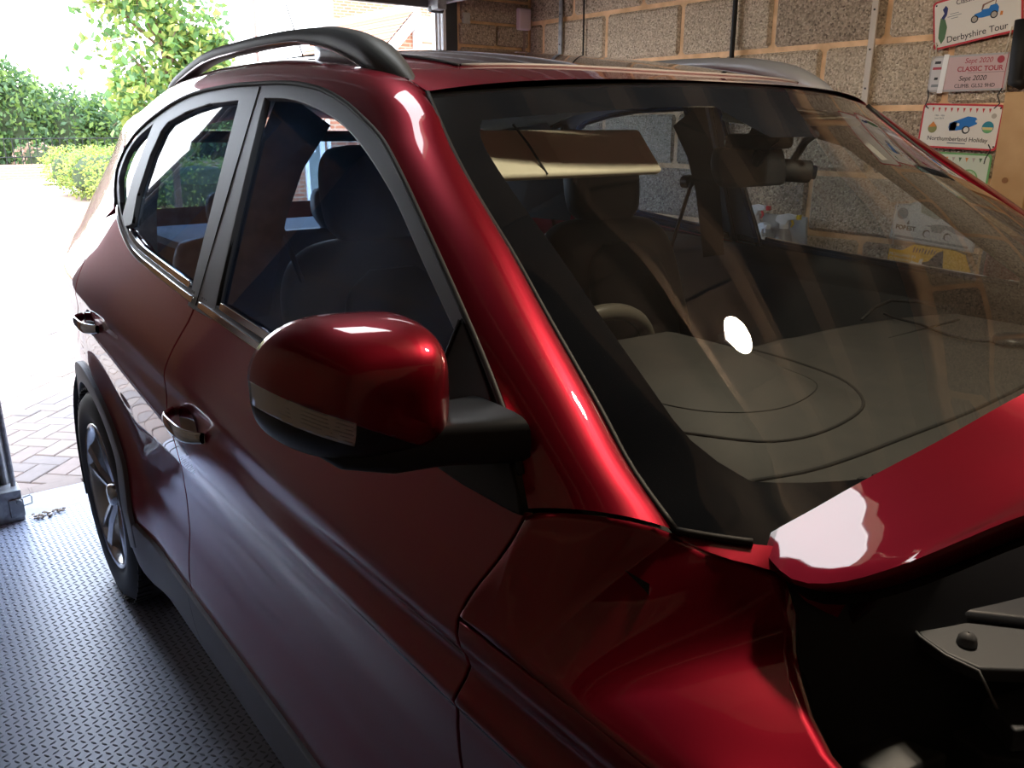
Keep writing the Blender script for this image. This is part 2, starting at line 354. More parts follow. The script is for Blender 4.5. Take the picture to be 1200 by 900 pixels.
MB().bbox((1.35, -1.86, 0), (3.9, -1.74, 2.35)).build('wall_left', brickmat('left_wall_dark_blocks', (.10, .075, .055), (.07, .055, .042), (.16, .11, .075), .45, .225, 'xz'), kind='structure')
MB().bbox((3.8, -1.86, 0), (3.92, 1.7, 2.35)).build('wall_back', brickmat('back_wall_blocks', (.17, .13, .10), (.12, .09, .07), (.28, .19, .12), .45, .225, 'yz'), kind='structure')
ceil = empty('ceiling', (0, 0, 0), kind='structure')
x = -1.12
k = 0
while x < 3.9:
    MB().bbox((x+.004, -1.86, 2.36), (x+.146, 1.72, 2.38)).build('plank', mat('ceiling_board_%d' % (k % 2), [(.028, .019, .014), (.044, .030, .021)][k % 2], .8), ceil); x += .15; k += 1
y = -1.5
while y < 1.6:
    MB().bbox((-1.0, y-.02, 2.24), (3.8, y+.02, 2.36)).build('joist', mat('joist_timber', (.08, .052, .034), .8), ceil); y += .45
MB().bbox((-1.14, -1.9, 2.38), (3.95, 1.76, 2.42)).build('roof_deck', darkp, ceil)
# door frame of the garage opening
fr = empty('door_1', (0, 0, 0), kind='structure')
MB().bbox((-1.03, 1.075, 0), (-.995, 1.145, 2.16)).build('frame_post', darkp, fr)
for (y0, y1, x0) in ((1.012, 1.026, -.99), (1.034, 1.042, -.985), (1.052, 1.068, -.98)):
    MB().bbox((x0-.03, y0, 0), (x0, y1, 2.13)).build('frame_strip', whitep, fr)
MB().bbox((-1.0, -1.16, 0), (-.9, -1.125, 2.16)).build('frame_post', darkp, fr)
# raised up-and-over door hanging under the ceiling
gd = empty('garage_door', (-.9, 0, 2.06), label='raised up-and-over garage door panel hanging level above the opening', cat='garage door')
def loc(o, r): o.location = -Vector(r.location) if False else (0, 0, 0)
def rel(root, mb, name, m, **k):
    o = mb.build(name, m, root, **k); o.matrix_parent_inverse = Matrix.Translation(-Vector(root.location)); return o
rel(gd, MB().bbox((-.98, -1.05, 2.075), (1.15, 1.10, 2.09)), 'door_skin', mat('door_skin_grey', (.16, .15, .14), .6))
for i in range(9):
    yy = -.98+i*.25
    rel(gd, MB().bbox((-.97, yy, 2.062), (1.14, yy+.03, 2.076)), 'door_rib', galv)
rel(gd, MB().bbox((-.995, -1.05, 2.03), (-.965, 1.03, 2.09)), 'bottom_rail', mat('door_edge_dark', (.09, .085, .08), .6))
rel(gd, MB().bbox((-.98, 1.05, 2.055), (1.3, 1.075, 2.085)), 'side_rail', whitep)
rel(gd, MB().box((-.93, .985, 2.045), (.10, .05, .06)), 'hinge_bracket', galv, bevel=.004)
rel(gd, MB().cyl((-.95, .96, 2.02), (-.95, 1.03, 2.02), .014), 'roller', darkp)
# left door track with its foot bracket
tr = empty('door_track', (-.86, -1.09, 0), label='galvanised vertical garage door track with foot bracket at the left edge', cat='door track')
rel(tr, MB().bbox((-.92, -1.125, .03), (-.90, -1.085, 2.1)), 'channel_web', galv)
rel(tr, MB().tube([(-.865, -1.078, .05), (-.865, -1.078, 2.1)], .010, 10), 'channel_lip', galv)
rel(tr, MB().tube([(-.90, -1.102, .05), (-.90, -1.102, 2.1)], .012, 10), 'channel_lip', galv)
rel(tr, MB().bbox((-.90, -1.15, .0), (-.80, -1.062, .13)), 'foot_bracket', galv, bevel=.004)
rel(tr, MB().box((-.80, -1.085, .06), (.02, .05, .07)).cyl((-.80, -1.075, .085), (-.78, -1.075, .085), .010), 'bolt_plate', galv, bevel=.002)
rel(tr, MB().tube([(-.84, -1.062, .08), (-.84, -1.03, .085), (-.84, -1.026, .075), (-.84, -1.028, .05), (-.84, -1.062, .045)], .003, 6), 'wire_loop', galv)
rel(tr, MB().bbox((-.94, -1.30, .0), (-.90, -1.10, 2.1)), 'jamb_cover', galv)
db = MB()
for i in range(26):
    a = Vector((-.815+rng.rand()*.05, -1.04+rng.rand()*.12, .006+rng.rand()*.006)); db.box(a, (.006+rng.rand()*.014, .004+rng.rand()*.01, .004), Matrix.Rotation(rng.rand()*6, 3, 'Z'))
db.build('debris', mat('dry_leaf_litter', (.20, .15, .11), .9), kind='stuff', label='small heap of dry leaf litter by the foot of the door track', cat='debris')
# ------------------------------------------------------------------ ceiling lamp
lp = empty('ceiling_lamp', LAMP_P, label='bare round bulb lamp hanging under the ceiling above the windscreen', cat='lamp')
rel(lp, MB().lathe([(.001, -.020), (.010, -.018), (.018, -.008), (.020, .002), (.016, .014), (.011, .030), (.011, .055)], LAMP_P, n=20), 'bulb', mat('bulb_glow', (1, .95, .85), .3, emit=(1, .86, .66), estr=300), smooth=True)
rel(lp, MB().cyl((LAMP_P[0], LAMP_P[1], LAMP_P[2]+.05), (LAMP_P[0], LAMP_P[1], LAMP_P[2]+.12), .018), 'socket', whitep, smooth=False)
rel(lp, MB().cyl((LAMP_P[0], LAMP_P[1], LAMP_P[2]+.12), (LAMP_P[0], LAMP_P[1], 2.36), .004), 'cord', whitep)
pl = bpy.data.lights.new('lamp_light', 'POINT'); pl.energy = LAMP_W; pl.color = (1, .80, .58); pl.shadow_soft_size = .05
plo = link('lamp_light', pl, lp); plo.location = (0, 0, -.05)
lb = empty('added_light_panel', (1.31, -.56, 2.05), label='small flat light panel added unseen under the ceiling for the bonnet reflection', cat='lamp')  # added unseen panel, gives the bonnet its white reflected patch
rel(lb, MB().bbox((1.165, -.665, 2.042), (1.455, -.455, 2.075)), 'added_panel_housing', whitep)
rel(lb, MB().bbox((1.172, -.658, 2.038), (1.448, -.462, 2.0425)), 'added_panel_diffuser', mat('added_panel_glow', (1, 1, 1), .4, emit=(.93, .98, 1), estr=PANEL))
for x_ in (1.20, 1.42): rel(lb, MB().cyl((x_, -.56, 2.07), (x_, -.56, 2.37), .003, 8), 'cord', whitep)

# ================================================================== the car
car = empty('car', (0, 0, 0), label='dark red compact SUV reversed out of daylight, parked nose-in with its bonnet raised', cat='car')
car['label'] = 'dark red compact SUV parked in the garage with its bonnet raised'
SEAL = [(2.114,1.098),(2.099,1.12),(2.074,1.149),(2.034,1.185),(1.981,1.226),(1.915,1.272),(1.829,1.329),(1.714,1.403),(1.656,1.438),(1.598,1.469),(1.526,1.496),(1.432,1.526),(1.318,1.550),(1.18,1.564),(1.014,1.569),(.85,1.570),(.645,1.562),(.50,1.545),(.371,1.518),(.26,1.487),(.182,1.459),(.125,1.425),(.105,1.396),(.108,1.365),(.142,1.337),(.185,1.308),(.237,1.281)]
BELT = [(.237,1.281),(.30,1.248),(.414,1.209),(.528,1.183),(.70,1.166),(1.026,1.141),(1.43,1.117),(1.972,1.098),(2.114,1.092)]
def rs(P, n): return [tuple(q) for q in catmull(P, n)]
BCUT = [(1.022,1.137),(1.019,1.115),(.986,1.044),(.962,.98),(.950,.93),(.942,.88),(.925,.80),(.90,.70),(.88,.60),(.872,.50),(.868,.415)]
RCUT = [(.13,1.235),(.105,1.16),(.090,1.08),(.08,1.0),(.02,.92),(-.06,.86),(-.14,.815)]
FCUT = [(2.112,1.094),(2.097,1.045),(2.077,1.003),(2.066,.972),(2.070,.943),(2.078,.911),(2.072,.865),(2.055,.80),(2.042,.746),(2.038,.60),(2.03,.415)]
def arch(cx, r, a0, a1, n=24, cz=.36): return [(cx+r*math.cos(math.radians(a0+(a1-a0)*i/n)), cz+r*math.sin(math.radians(a0+(a1-a0)*i/n))) for i in range(n+1)]
def upto(P, x0, x1): return [q for q in P if x0 <= q[0] <= x1]
G = .0045
for sg in (1, -1):
    mir = sg == -1
    kw = dict(mir=mir)
    fd = empty('front_door', (0, 0, 0), car); rd = empty('rear_door', (0, 0, 0), car); 
    # --- door skins
    poly = [(x+G, z) for x, z in rs(BCUT, 26)][::-1]+[(x, z-.004) for x, z in rs(BELT, 60) if 1.03 < x < 2.10]+[(x-G, z) for x, z in rs(FCUT, 26)]
    panel('door_skin', poly, paint, fd, **kw)
    poly = [(x-G, z) for x, z in rs(BCUT, 26)]+[(.80, .41), (.50, .41)]+arch(0, .425, 7, 119, 26)+[(x+G, z) for x, z in rs(RCUT, 14)][::-1]+[(x, z-.004) for x, z in rs(BELT, 60) if .25 < x < 1.015]
    panel('door_skin', poly, paint, rd, **kw)
    # --- rear quarter
    QT = [(-.30,1.46),(-.45,1.36),(-.58,1.22),(-.68,1.10),(-.74,.98),(-.78,.80),(-.80,.60),(-.80,.45)]
    poly = [(.05,1.44),(.085,1.405),(.09,1.36),(.125,1.33),(.17,1.30),(.215,1.27),(.150,1.24)]+[(x-G, z) for x, z in rs(RCUT, 14)]+arch(0, .425, 121, 176, 14)+[(-.50,.40)]+[(-.80,.42)]+rs(QT, 20)[::-1]+[(-.1,1.475)]
    panel('rear_quarter_panel', poly, paint, car, **kw)
    # --- arch and sill claddings
    poly = arch(0, .428, 0, 178, 44)+arch(0, .368, 178, -4, 44)
    panel('arch_cladding', [(x, z) for x, z in poly], clad, car, off=.012, thick=.03, step=.012, **kw)
    poly = arch(2.64, .428, 2, 180, 44)+arch(2.64, .368, 184, 2, 44)
    panel('arch_cladding', poly, clad, car, off=.012, thick=.03, step=.012, **kw)
    poly = [(.37,.36),(.40,.405),(.44,.43),(.50,.418),(.872,.412),(2.03,.412),(2.2,.40),(2.24,.33),(2.2,.24),(.44,.24),(.39,.30)]
    panel('sill_cladding', poly, clad, car, off=.010, thick=.03, step=.025, lip=.004, **kw)
    panel('sill_joint', [(.870,.408),(.873,.408),(.905,.30),(.902,.30)], blackm, car, off=.0112, thick=0, step=.01, **kw)
    # --- front fender: lower side
    poly = [(x+G, z) for x, z in rs(FCUT, 26) if z < .968][::-1]+[(2.30,.962),(2.6,.95),(2.9,.92),(3.2,.87),(3.42,.80),(3.42,.45),(3.10,.40)]+arch(2.64, .425, 5, 172, 30)+[(2.15,.41)]
    panel('front_wing', poly, paint, car, **kw)
    # --- A pillar and roof side: loft from door seal to windscreen / roof edge
    C2 = [(2.236,-.752,1.098),(2.161,-.741,1.138),(2.09,-.727,1.186),(1.966,-.703,1.268),(1.871,-.684,1.332),(1.767,-.664,1.397),(1.68,-.647,1.455),(1.60,-.628,1.517),(1.54,-.615,1.548),(1.45,-.605,1.572),(1.34,-.60,1.589),(1.17,-.60,1.606),(1.0,-.60,1.618),(.80,-.60,1.622),(.60,-.60,1.620),(.28,-.595,1.600),(0,-.58,1.555),(-.20,-.56,1.51),(-.30,-.55,1.48)]
    C1 = [(2.114,1.100),(2.06,1.163),(1.981,1.228),(1.87,1.303),(1.74,1.388),(1.64,1.449),(1.575,1.479),(1.52,1.500),(1.47,1.516),(1.40,1.535),(1.30,1.554),(1.15,1.566),(1.0,1.571),(.80,1.571),(.60,1.558),(.36,1.517),(.12,1.43),(-.06,1.475),(-.22,1.468)]
    c1 = catmull([(x, float(side(x, z)), z+.002) for x, z in C1], 110); c2 = catmull(C2, 110); rows = []
    for i in range(110):
        A, B = c1[i], c2[i]; al = c1[min(i+1, 109)]-c1[max(i-1, 0)]+c2[min(i+1, 109)]-c2[max(i-1, 0)]; n = np.cross(al, B-A); n /= np.linalg.norm(n); n = n if n@np.array((.2, -1, .8)) > 0 else -n
        d = np.linalg.norm(B-A); P1 = A+(B-A)*.30+n*d*.17; P2 = A+(B-A)*.72+n*d*.21
        rows.append([tuple((1-t)**3*A+3*(1-t)**2*t*P1+3*(1-t)*t*t*P2+t**3*B) for t in np.linspace(0, 1, 14)]+[tuple(B-n*.012)])
    prow0 = [np.array(q) for q in rows[0][:-1]]
    loft('pillar_and_roof_side', [mirv(r, sg) for r in rows], paint, car, flip=not mir)
    # --- fender top: loft from the crease to the bonnet gap
    up = rs([(2.0685,-.0,.972),(2.079,0,1.003),(2.099,0,1.045),(2.114,0,1.094)], 10); U = [(x, float(side(x, z)), z) for x, _, z in up]
    U += [tuple(q+np.array((.002, -.001, -.004))) for q in prow0[1::2]]+[tuple(prow0[-1]+np.array((.003, 0, -.005)))]
    U += rs([(2.239,-.752,1.091),(2.285,-.738,1.086),(2.328,-.702,1.078),(2.350,-.705,1.050),(2.366,-.722,1.022),(2.40,-.757,1.012),(2.437,-.785,1.0),(2.475,-.800,.99),(2.6,-.815,.968),(2.9,-.80,.915),(3.2,-.72,.84),(3.38,-.60,.78)], 36)[1:]
    lx = np.interp(np.linspace(0, 1, len(U)), [0, .18, .33, .6, .8, 1], [2.0685, 2.12, 2.18, 2.38, 2.75, 3.40]); rows = []
    for i, q in enumerate(U):
        lz = float(np.interp(lx[i], [2.06, 2.3, 2.6, 2.9, 3.2, 3.42], [.971, .9635, .9515, .9215, .8715, .80])); P0 = np.array((lx[i], float(side(lx[i], lz))-0.0002, lz)); P3 = np.array(q, float)
        n0 = snorm(lx[i], lz+.03); tgt = np.cross(np.array((1., 0, 0)), n0); tgt = tgt if tgt[2] > 0 else -tgt; dl = np.linalg.norm(P3-P0)
        tin = np.array((P3[0]-P0[0], max(.02, P3[1]-P0[1]), .10*(P3[1]-P0[1]))); tin /= np.linalg.norm(tin)+1e-9
        P1 = P0+(P3-P0)*.33+(tgt*dl*.34-(P3-P0)*.33)*.30; P2 = P0+(P3-P0)*.66+((P3-tin*dl*.30)-P0-(P3-P0)*.66)*.25
        if i <= 9: P1 = P0+(P3-P0)*.33
        elif i < 19:
            w = (i-9)/10; P1 = (P0+(P3-P0)*.33)*(1-w)+P1*w; P2 = (P0+(P3-P0)*.66)*(1-w)+P2*w
        rows.append([tuple((1-t)**3*P0+3*(1-t)**2*t*P1+3*(1-t)*t*t*P2+t**3*P3) for t in np.linspace(0, 1, 18)])
    loft('front_wing_top', [mirv(r, sg) for r in rows], paint, car, thick=.006, flip=not mir)
    tr_ = [i for i in range(0, 110, 3) if c1[i][0] < 1.66 and c1[i][0] > -.3 and i < 104]
    loft('roof_side_trim', [[(c2[i][0]-.02, (c2[i][1]+.09)*sg, c2[i][2]-.040), (c2[i][0]-.02, (c2[i][1]+.015)*sg, c2[i][2]-.040), (c1[i][0]-.02, (c1[i][1]+.045)*sg, c1[i][2]+.0), (c1[i][0]-.02, (c1[i][1]+.030)*sg, c1[i][2]-.020)] for i in tr_], headl, car)
    # --- window frames
    se = rs(SEAL, 120)
    fin = [(1.909,1.250),(1.794,1.322),(1.69,1.388),(1.628,1.421),(1.551,1.457),(1.464,1.490),(1.374,1.513),(1.249,1.534),(1.16,1.542),(1.073,1.544)]
    poly = [(1.034,1.135)]+[(1.036,1.567)]+[q for q in se if 1.04 < q[0] < 1.914 and q[1] > 1.26][::-1]+[(1.915,1.270)]+rs(fin, 30)+[(1.118,1.25),(1.134,1.134)]
    panel('window_frame', [(x, z-.002) for x, z in poly], satin, fd, off=.001, thick=.014, step=.012, bd=.010, **kw)
    poly = [(1.030,1.135),(1.031,1.567)]+[q for q in se if q[0] < 1.03 and q[1] > 1.28]+[(.245,1.277)]+[(.31,1.305),(.335,1.36),(.39,1.44),(.43,1.482),(.47,1.500),(.60,1.526),(.75,1.542),(.935,1.545),(.97,1.25),(.986,1.137)]
    # quarter glass opening is cut by splitting into two frames
    rim = [q for q in se if q[0] < 1.03 and q[1] > 1.28]
    inq = [(.262,1.290),(.20,1.325),(.155,1.355),(.148,1.40),(.175,1.435),(.24,1.465),(.33,1.492)]
    poly = [(1.030,1.135),(1.031,1.567)]+rim+[(.240,1.279)]+rs(inq, 20)+[(.345,1.497),(.33,1.46),(.31,1.36),(.33,1.262),(.385,1.24),(.435,1.25),(.40,1.32),(.40,1.42),(.43,1.478),(.47,1.500),(.60,1.524),(.75,1.539),(.935,1.543),(.972,1.25),(.986,1.137)]
    panel('window_frame', [(x, z-.002) for x, z in poly], satin, rd, off=.001, thick=.014, step=.012, bd=.010, **kw)
    # --- glass, set in slightly
    gi = [(1.12,1.12)]+[(1.06,1.55)]+[(1.16,1.549),(1.26,1.541),(1.38,1.52),(1.47,1.497),(1.555,1.464),(1.635,1.428),(1.70,1.394),(1.80,1.33),(1.915,1.256),(2.07,1.13),(2.08,1.08)]
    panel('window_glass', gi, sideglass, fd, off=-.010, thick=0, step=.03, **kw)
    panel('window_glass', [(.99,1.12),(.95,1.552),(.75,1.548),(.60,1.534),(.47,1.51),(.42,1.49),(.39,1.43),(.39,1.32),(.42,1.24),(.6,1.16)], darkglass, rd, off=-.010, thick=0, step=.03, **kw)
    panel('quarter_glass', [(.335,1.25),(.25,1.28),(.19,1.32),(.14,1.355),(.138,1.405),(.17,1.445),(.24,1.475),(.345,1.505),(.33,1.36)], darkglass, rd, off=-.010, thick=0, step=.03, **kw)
    # --- belt trims
    bl = rs(BELT, 90)
    def strip(x0, x1, o1, o2, nm, m_, par, off, th=.008):
        seg = [q for q in bl if x0 <= q[0] <= x1]; panel(nm, [(x, z+o1) for x, z in seg]+[(x, z+o2) for x, z in seg[::-1]], m_, par, off=off, thick=th, step=.012, bd=.012, lip=.003, **kw)
    strip(1.028, 1.99, .000, .009, 'belt_trim', chrome, fd, .004); strip(1.028, 1.99, .009, .021, 'belt_seal', blackpl, fd, .001); strip(1.135, 1.99, .021, .031, 'belt_trim', chrome, fd, .002)
    strip(.24, 1.024, .000, .009, 'belt_trim', chrome, rd, .004); strip(.24, 1.024, .009, .021, 'belt_seal', blackpl, rd, .001); strip(.42, .985, .021, .031, 'belt_trim', chrome, rd, .002)
    # door seal line (black) between frame and body
    def sealtube(P, nm, par, r=.004, m_=rubber, off=.002):
        V = [Vector((x, float(side(x, z))*sg, z))+Vector(snorm(x, z)*np.array((1, sg, 1)))*off for x, z in P]
        MB().tube(V, r, 6).build(nm, m_, par, smooth=True)
    sealtube([q for q in se if q[0] < 2.10], 'door_seal', car, .0045)
    sealtube([(x, z+.006) for x, z in se if q[0] < 3 and 1.1 < z][::1], 'drip_moulding', car, .0022, chrome, .004)
    sealtube([(1.032,1.14),(1.033,1.35),(1.034,1.562)], 'door_gap', car, .0018, blackm, .001)
    sealtube(rs(fin+[(1.118,1.25),(1.134,1.15)], 50), 'glass_channel', fd, .004, rubber, -.003)
    sealtube(rs([(.986,1.15),(.972,1.25),(.935,1.540),(.75,1.536),(.60,1.521),(.47,1.498),(.43,1.477),(.40,1.42),(.40,1.32),(.435,1.25)], 50), 'glass_channel', rd, .004, rubber, -.003)
    # --- door handles
    for (hx, hz, par) in ((1.10, .918, fd), (.245, .968, rd)):
        yb = float(side(hx, hz))
        cup = MB(); rows = []
        for i in range(9):
            a = i/8*math.pi/2; rows.append([(hx+math.cos(w)*.058*math.cos(a)*1.0, (yb-.0015+.0*math.sin(a))*sg, hz+math.sin(w)*.036*math.cos(a)) for w in np.linspace(0, 2*math.pi, 29)[:-1]])
        v = [q for r_ in rows for q in r_]
        cup.add([(q[0], (yb-.002+.000)*sg, q[2]) for q in v], grid_faces(9, 28, True))
        cup.build('handle_recess', mat('recess_dark_gloss', (.008, .006, .010), .08, coat=1), par)
        h = []
        for i in range(15):
            t = i/14*2-1; w = .0115*(1-.25*abs(t)**3); y_ = yb-.034+.030*abs(t)**4; h.append([(hx+t*.098, (y_-.006*math.sin(a)*1.0)*sg if True else 0, hz+.010*t*0+w*1.35*math.cos(a)) for a in np.linspace(0, 2*math.pi, 15)[:-1]])
        loft('door_handle', h, chrome, par, closed=True)
    # --- wheel wells, sills and inner wall
    for cx in (0, 2.64):
        rows = [[(cx+.40*math.cos(a), y*sg, .36+.40*math.sin(a)) for a in np.linspace(-.35, math.pi+.35, 26)] for y in (-.90, -.60)]
        loft('wheel_well', rows, blackm, car, flip=mir)
        MB().add([(cx-.42, -.60*sg, .2), (cx+.42, -.60*sg, .2), (cx+.42, -.60*sg, .8), (cx-.42, -.60*sg, .8)], [(0, 1, 2, 3)]).build('wheel_well', blackm, car)
    MB().add([(.36, -.80*sg, .25), (2.25, -.80*sg, .25), (2.25, -.80*sg, 1.06), (.36, -.80*sg, 1.06)], [(0, 1, 2, 3)]).build('door_inner', cloth, car)
    # inner door trims up to the belt
    rows = []
    for zq, dy in ((.55,.07),(.80,.075),(.92,.10),(.96,.105),(.99,.06),(1.07,.045),(1.125,.035),(1.13,.014)):
        rows.append([(x, (float(side(x, zq+(.022*(1.4-x) if zq > 1 else 0)))+dy)*sg, zq+(.022*(1.4-x) if zq > 1 else 0)) for x in np.linspace(.42, 2.02, 28)])
    loft('door_card', rows, cloth, fd, flip=mir)
    # B pillar trim, belt
    MB().add([(1.03,-.800*sg,1.10),(1.03,-.70*sg,1.10),(1.03,-.645*sg,1.30),(1.03,-.60*sg,1.40),(1.03,-.53*sg,1.49),(1.04,-.64*sg,1.56),(1.03,-.745*sg,1.35)], [(0,1,2,3,4,5,6)]).build('b_pillar_trim', cloth, car)
    md = car.children[-1].modifiers.new('s', 'SOLIDIFY'); md.thickness = .10; md.offset = 0
    MB().tube([(1.0,-.66*sg,1.33),(.99,-.60*sg,1.15),(.97,-.56*sg,.90)], .006, 6).build('seat_belt', blackm, car)
    # C / D pillar trim
    MB().add([(.35,-.74*sg,1.15),(.1,-.69*sg,1.15),(-.55,-.60*sg,1.15),(-.42,-.55*sg,1.42),(.1,-.60*sg,1.47),(.30,-.66*sg,1.50),(.38,-.70*sg,1.42),(.38,-.735*sg,1.28)], [(0,1,2,3,4,5,6,7)]).build('rear_pillar_trim', cloth, car)
    # A pillar trim inside
    MB().tube([(2.16,-.715*sg,1.06),(1.93,-.665*sg,1.22),(1.72,-.620*sg,1.36),(1.56,-.585*sg,1.465),(1.30,-.59*sg,1.53)], [.026,.028,.028,.028,.03], 10).build('a_pillar_trim', mat('pillar_trim_grey', (.028, .028, .030), .85), car, smooth=True)
    # --- mirror
    dm = empty('door_mirror', (-.17, 0, -.075) if mir else (0, 0, 0), car)
    def mp(P): return [(q[0], q[1]*sg, q[2]) for q in P]
    # housing: superellipsoid shell, cap above, black bowl below
    MC = np.array((1.985, -.968, 1.222)); ax = np.array((math.cos(.22), -math.sin(.22)*-1, 0))
    def hous(u, v):   # u around (in y-z face plane), v depth front(+x) to back
        a = u
        cy, sy = math.cos(a), math.sin(a); e = .54
        yy = math.copysign(abs(cy)**e, cy)*.094; z_ = math.copysign(abs(sy)**e, sy)*(.074 if sy > 0 else .074)
        z_ += -.002*(yy/.094)
        k = math.cos(v)**.55 if v < math.pi/2 else 0
        d = math.sin(v)*.105
        z_ *= 1-.30*max(0, -yy/.094)**2.5
        return (yy*k, z_*k, d)
    rows = []
    KV = [math.acos(min(1, k_**(1/.55))) for k_ in list(np.cos(np.linspace(0, 1.05, 15))**.55)+list(np.linspace(.62, .012, 9))]
    for i in range(24):
        v = KV[i]; rows.append([hous(u, min(v, math.pi/2-1e-4)) for u in np.linspace(0, 2*math.pi, 97)[:-1]])
    def place(q, back=0):
        y_, z_, d = q; y2 = y_; x2 = d-.045-back+.10*y_*.0; sw = .20*(-y_)   # outer end sweeps rearwards
        return (MC[0]+x2-sw*1.0, (MC[1]+y2)*sg, MC[2]+z_)
    cap_rows = [[place(q) for q in r_] for r_ in rows]
    n = 96; V = [q for r_ in cap_rows for q in r_]; F = grid_faces(24, 96, True)
    src = bmesh.new(); bv = [src.verts.new(q) for q in V]
    for f in F: src.faces.new([bv[i] for i in f])
    src.faces.new([bv[23*96+i] for i in range(96)])
    cuts = [((-.100, .0185), (.45, 1)), ((-.100, -.0075), (.45, 1)), ((-.033, 0), (1, 0)), ((-.033, -.0140), (.50, 1)), ((.060, -.060), (0, 1))]
    for (y0, z0), (ny, nz) in cuts:
        bmesh.ops.bisect_plane(src, geom=src.verts[:]+src.edges[:]+src.faces[:], plane_co=(0, (MC[1]+y0)*sg, MC[2]+z0), plane_no=Vector((0, ny*sg, nz)).normalized(), dist=1e-5)
    def kind_(c):
        yy, zz_ = c.y*sg-MC[1], c.z-MC[2]
        if yy < -.033: t_ = .0185-.45*(yy+.100); return 0 if zz_ > t_ else (1 if zz_ > t_-.026 else 2)
        return 0 if zz_ > max(-.0140-.50*(yy+.033), -.060) else 2
    for kk, (nm, m_) in enumerate((('mirror_cap', paint), ('indicator_lens', mat('lens_clear_ribbed', (.80, .82, .86), .18, .15, coat=1)), ('mirror_housing', blackpl))):
        b = src.copy(); bmesh.ops.delete(b, geom=[f for f in b.faces if kind_(f.calc_center_median()) != kk], context='FACES'); bmesh.ops.recalc_face_normals(b, faces=b.faces)
        if b.faces:
            f0 = max(b.faces, key=lambda f: f.calc_center_median().x)
            if f0.normal.x < 0: bmesh.ops.reverse_faces(b, faces=b.faces)
        me = bpy.data.meshes.new(nm); b.to_mesh(me); b.free(); me.materials.append(m_); me.polygons.foreach_set('use_smooth', [True]*len(me.polygons))
        o = link(nm, me, dm); md = o.modifiers.new('s', 'SOLIDIFY'); md.thickness = .003; md.offset = [1, .4, 0][kk]
    src.free()
    flat = [q for r_ in rows for q in r_]
    for i in range(6):
        pts = []
        for y_ in np.linspace(-.088, -.036, 12):
            zt_ = .0185-.45*(y_+.100)-.002-.0043*i; best = min(flat, key=lambda q: (q[1]-zt_)**2+(q[0]-y_)**2); pts.append(place((y_, zt_, best[2]+.0022)))
        MB().tube(pts, .0009, 5).build('lens_rib', silver, dm)
    rim = [place(q) for q in rows[0]]
    loft('mirror_housing', [rim, [(q[0]-.010, MC[1]*sg+(q[1]-MC[1]*sg)*.98, MC[2]+(q[2]-MC[2])*.975) for q in rim], [(q[0]-.018, (MC[1]*sg+(q[1]-MC[1]*sg)*.86), MC[2]+(q[2]-MC[2])*.84) for q in rim], [(q[0]-.010, (MC[1]*sg+(q[1]-MC[1]*sg)*.84), MC[2]+(q[2]-MC[2])*.82) for q in rim]], blackpl, dm, closed=True)
    mg = [(q[0]-.016, (MC[1]*sg+(q[1]-MC[1]*sg)*.85), MC[2]+(q[2]-MC[2])*.83) for q in rim]
    link('mirror_glass', mesh('mirror_glass', mg, [tuple(range(96))], mirrorm), dm)
    # underside pod and arm to the door
    arm = MB(); AR = [((1.965,-1.030,1.150),.026,.020),((1.970,-1.000,1.132),.038,.030),((1.985,-.95,1.125),.045,.036),((2.00,-.90,1.128),.050,.036),((2.02,-.86,1.130),.060,.038),((2.03,-.825,1.13),.066,.040)]
    rows2 = [[(c[0]+a*.95*math.copysign(abs(math.cos(w))**.5, math.cos(w)), c[1]*sg, c[2]+b_*math.copysign(abs(math.sin(w))**.5, math.sin(w))) for w in np.linspace(0, 2*math.pi, 25)[:-1]] for c, a, b_ in [((c_[0], c_[1], c_[2]+.034), a_, bb_*.72) for c_, a_, bb_ in AR]]
    o = loft('mirror_arm', rows2, blackpl, dm, closed=True)
    MB().add(rows2[0], [tuple(range(24))]).build('mirror_arm', blackpl, dm)
    # sail triangle
    sp = [(1.918,1.262),(1.955,1.236),(2.0,1.20),(2.05,1.155),(2.095,1.112),(2.106,1.094),(2.0,1.094),(1.905,1.10),(1.895,1.118),(1.905,1.18)]
    panel('mirror_sail', sp, blackpl, fd, off=.006, thick=.02, step=.012, lip=.003, **kw)
    sealtube([(1.918,1.262),(1.905,1.19),(1.893,1.112)], 'sail_seal', fd, .003, rubber, .006)

# ------------------------------------------------------------------ windscreen and roof
E_ = catmull([(2.236,-.752,1.096),(2.161,-.741,1.134),(2.09,-.726,1.182),(1.966,-.702,1.263),(1.871,-.683,1.326),(1.767,-.664,1.39),(1.68,-.647,1.449),(1.60,-.628,1.510),(1.567,-.62,1.537)], 41)
def ws(s, t, off=0):
    s = np.clip(s, 0, 1); i = s*40; k = int(min(39, i)); u = i-k; e = E_[k]*(1-u)+E_[k+1]*u
    bow = (.175*(1-s)+.095*s)*(1-abs(t)**(2.6+4.2*(1-s)**2)); cz = (-.020*(1-s)**2+.028*s+.03*math.sin(math.pi*s))*(1-t*t)
    p_ = np.array((e[0]+bow, -e[1]*t, e[2]+cz))
    if off: n = np.array((.62, 0, .78)); p_ = p_+n*off
    return tuple(p_)
gs_ = np.linspace(0, 1, 41); gt = np.linspace(-1, 1, 61)
wroot = empty('windscreen', (0, 0, 0), car)
loft('windscreen_glass', [[ws(s, t) for t in gt] for s in gs_], wsglass, wroot)
def band(nm, fn, ns, nt_, m_=frit_m): loft(nm, [[ws(*fn(a, b), off=-.004) for b in np.linspace(0, 1, nt_)] for a in np.linspace(0, 1, ns)], m_, wroot)
for sg in (1, -1):
    band('frit_band', lambda a, b: (a, -sg*(1-b*(.082-.008*a+.17*max(0, 1-a/.20)**2+.12*max(0, (a-.84)/.16)**2))), 31, 5)
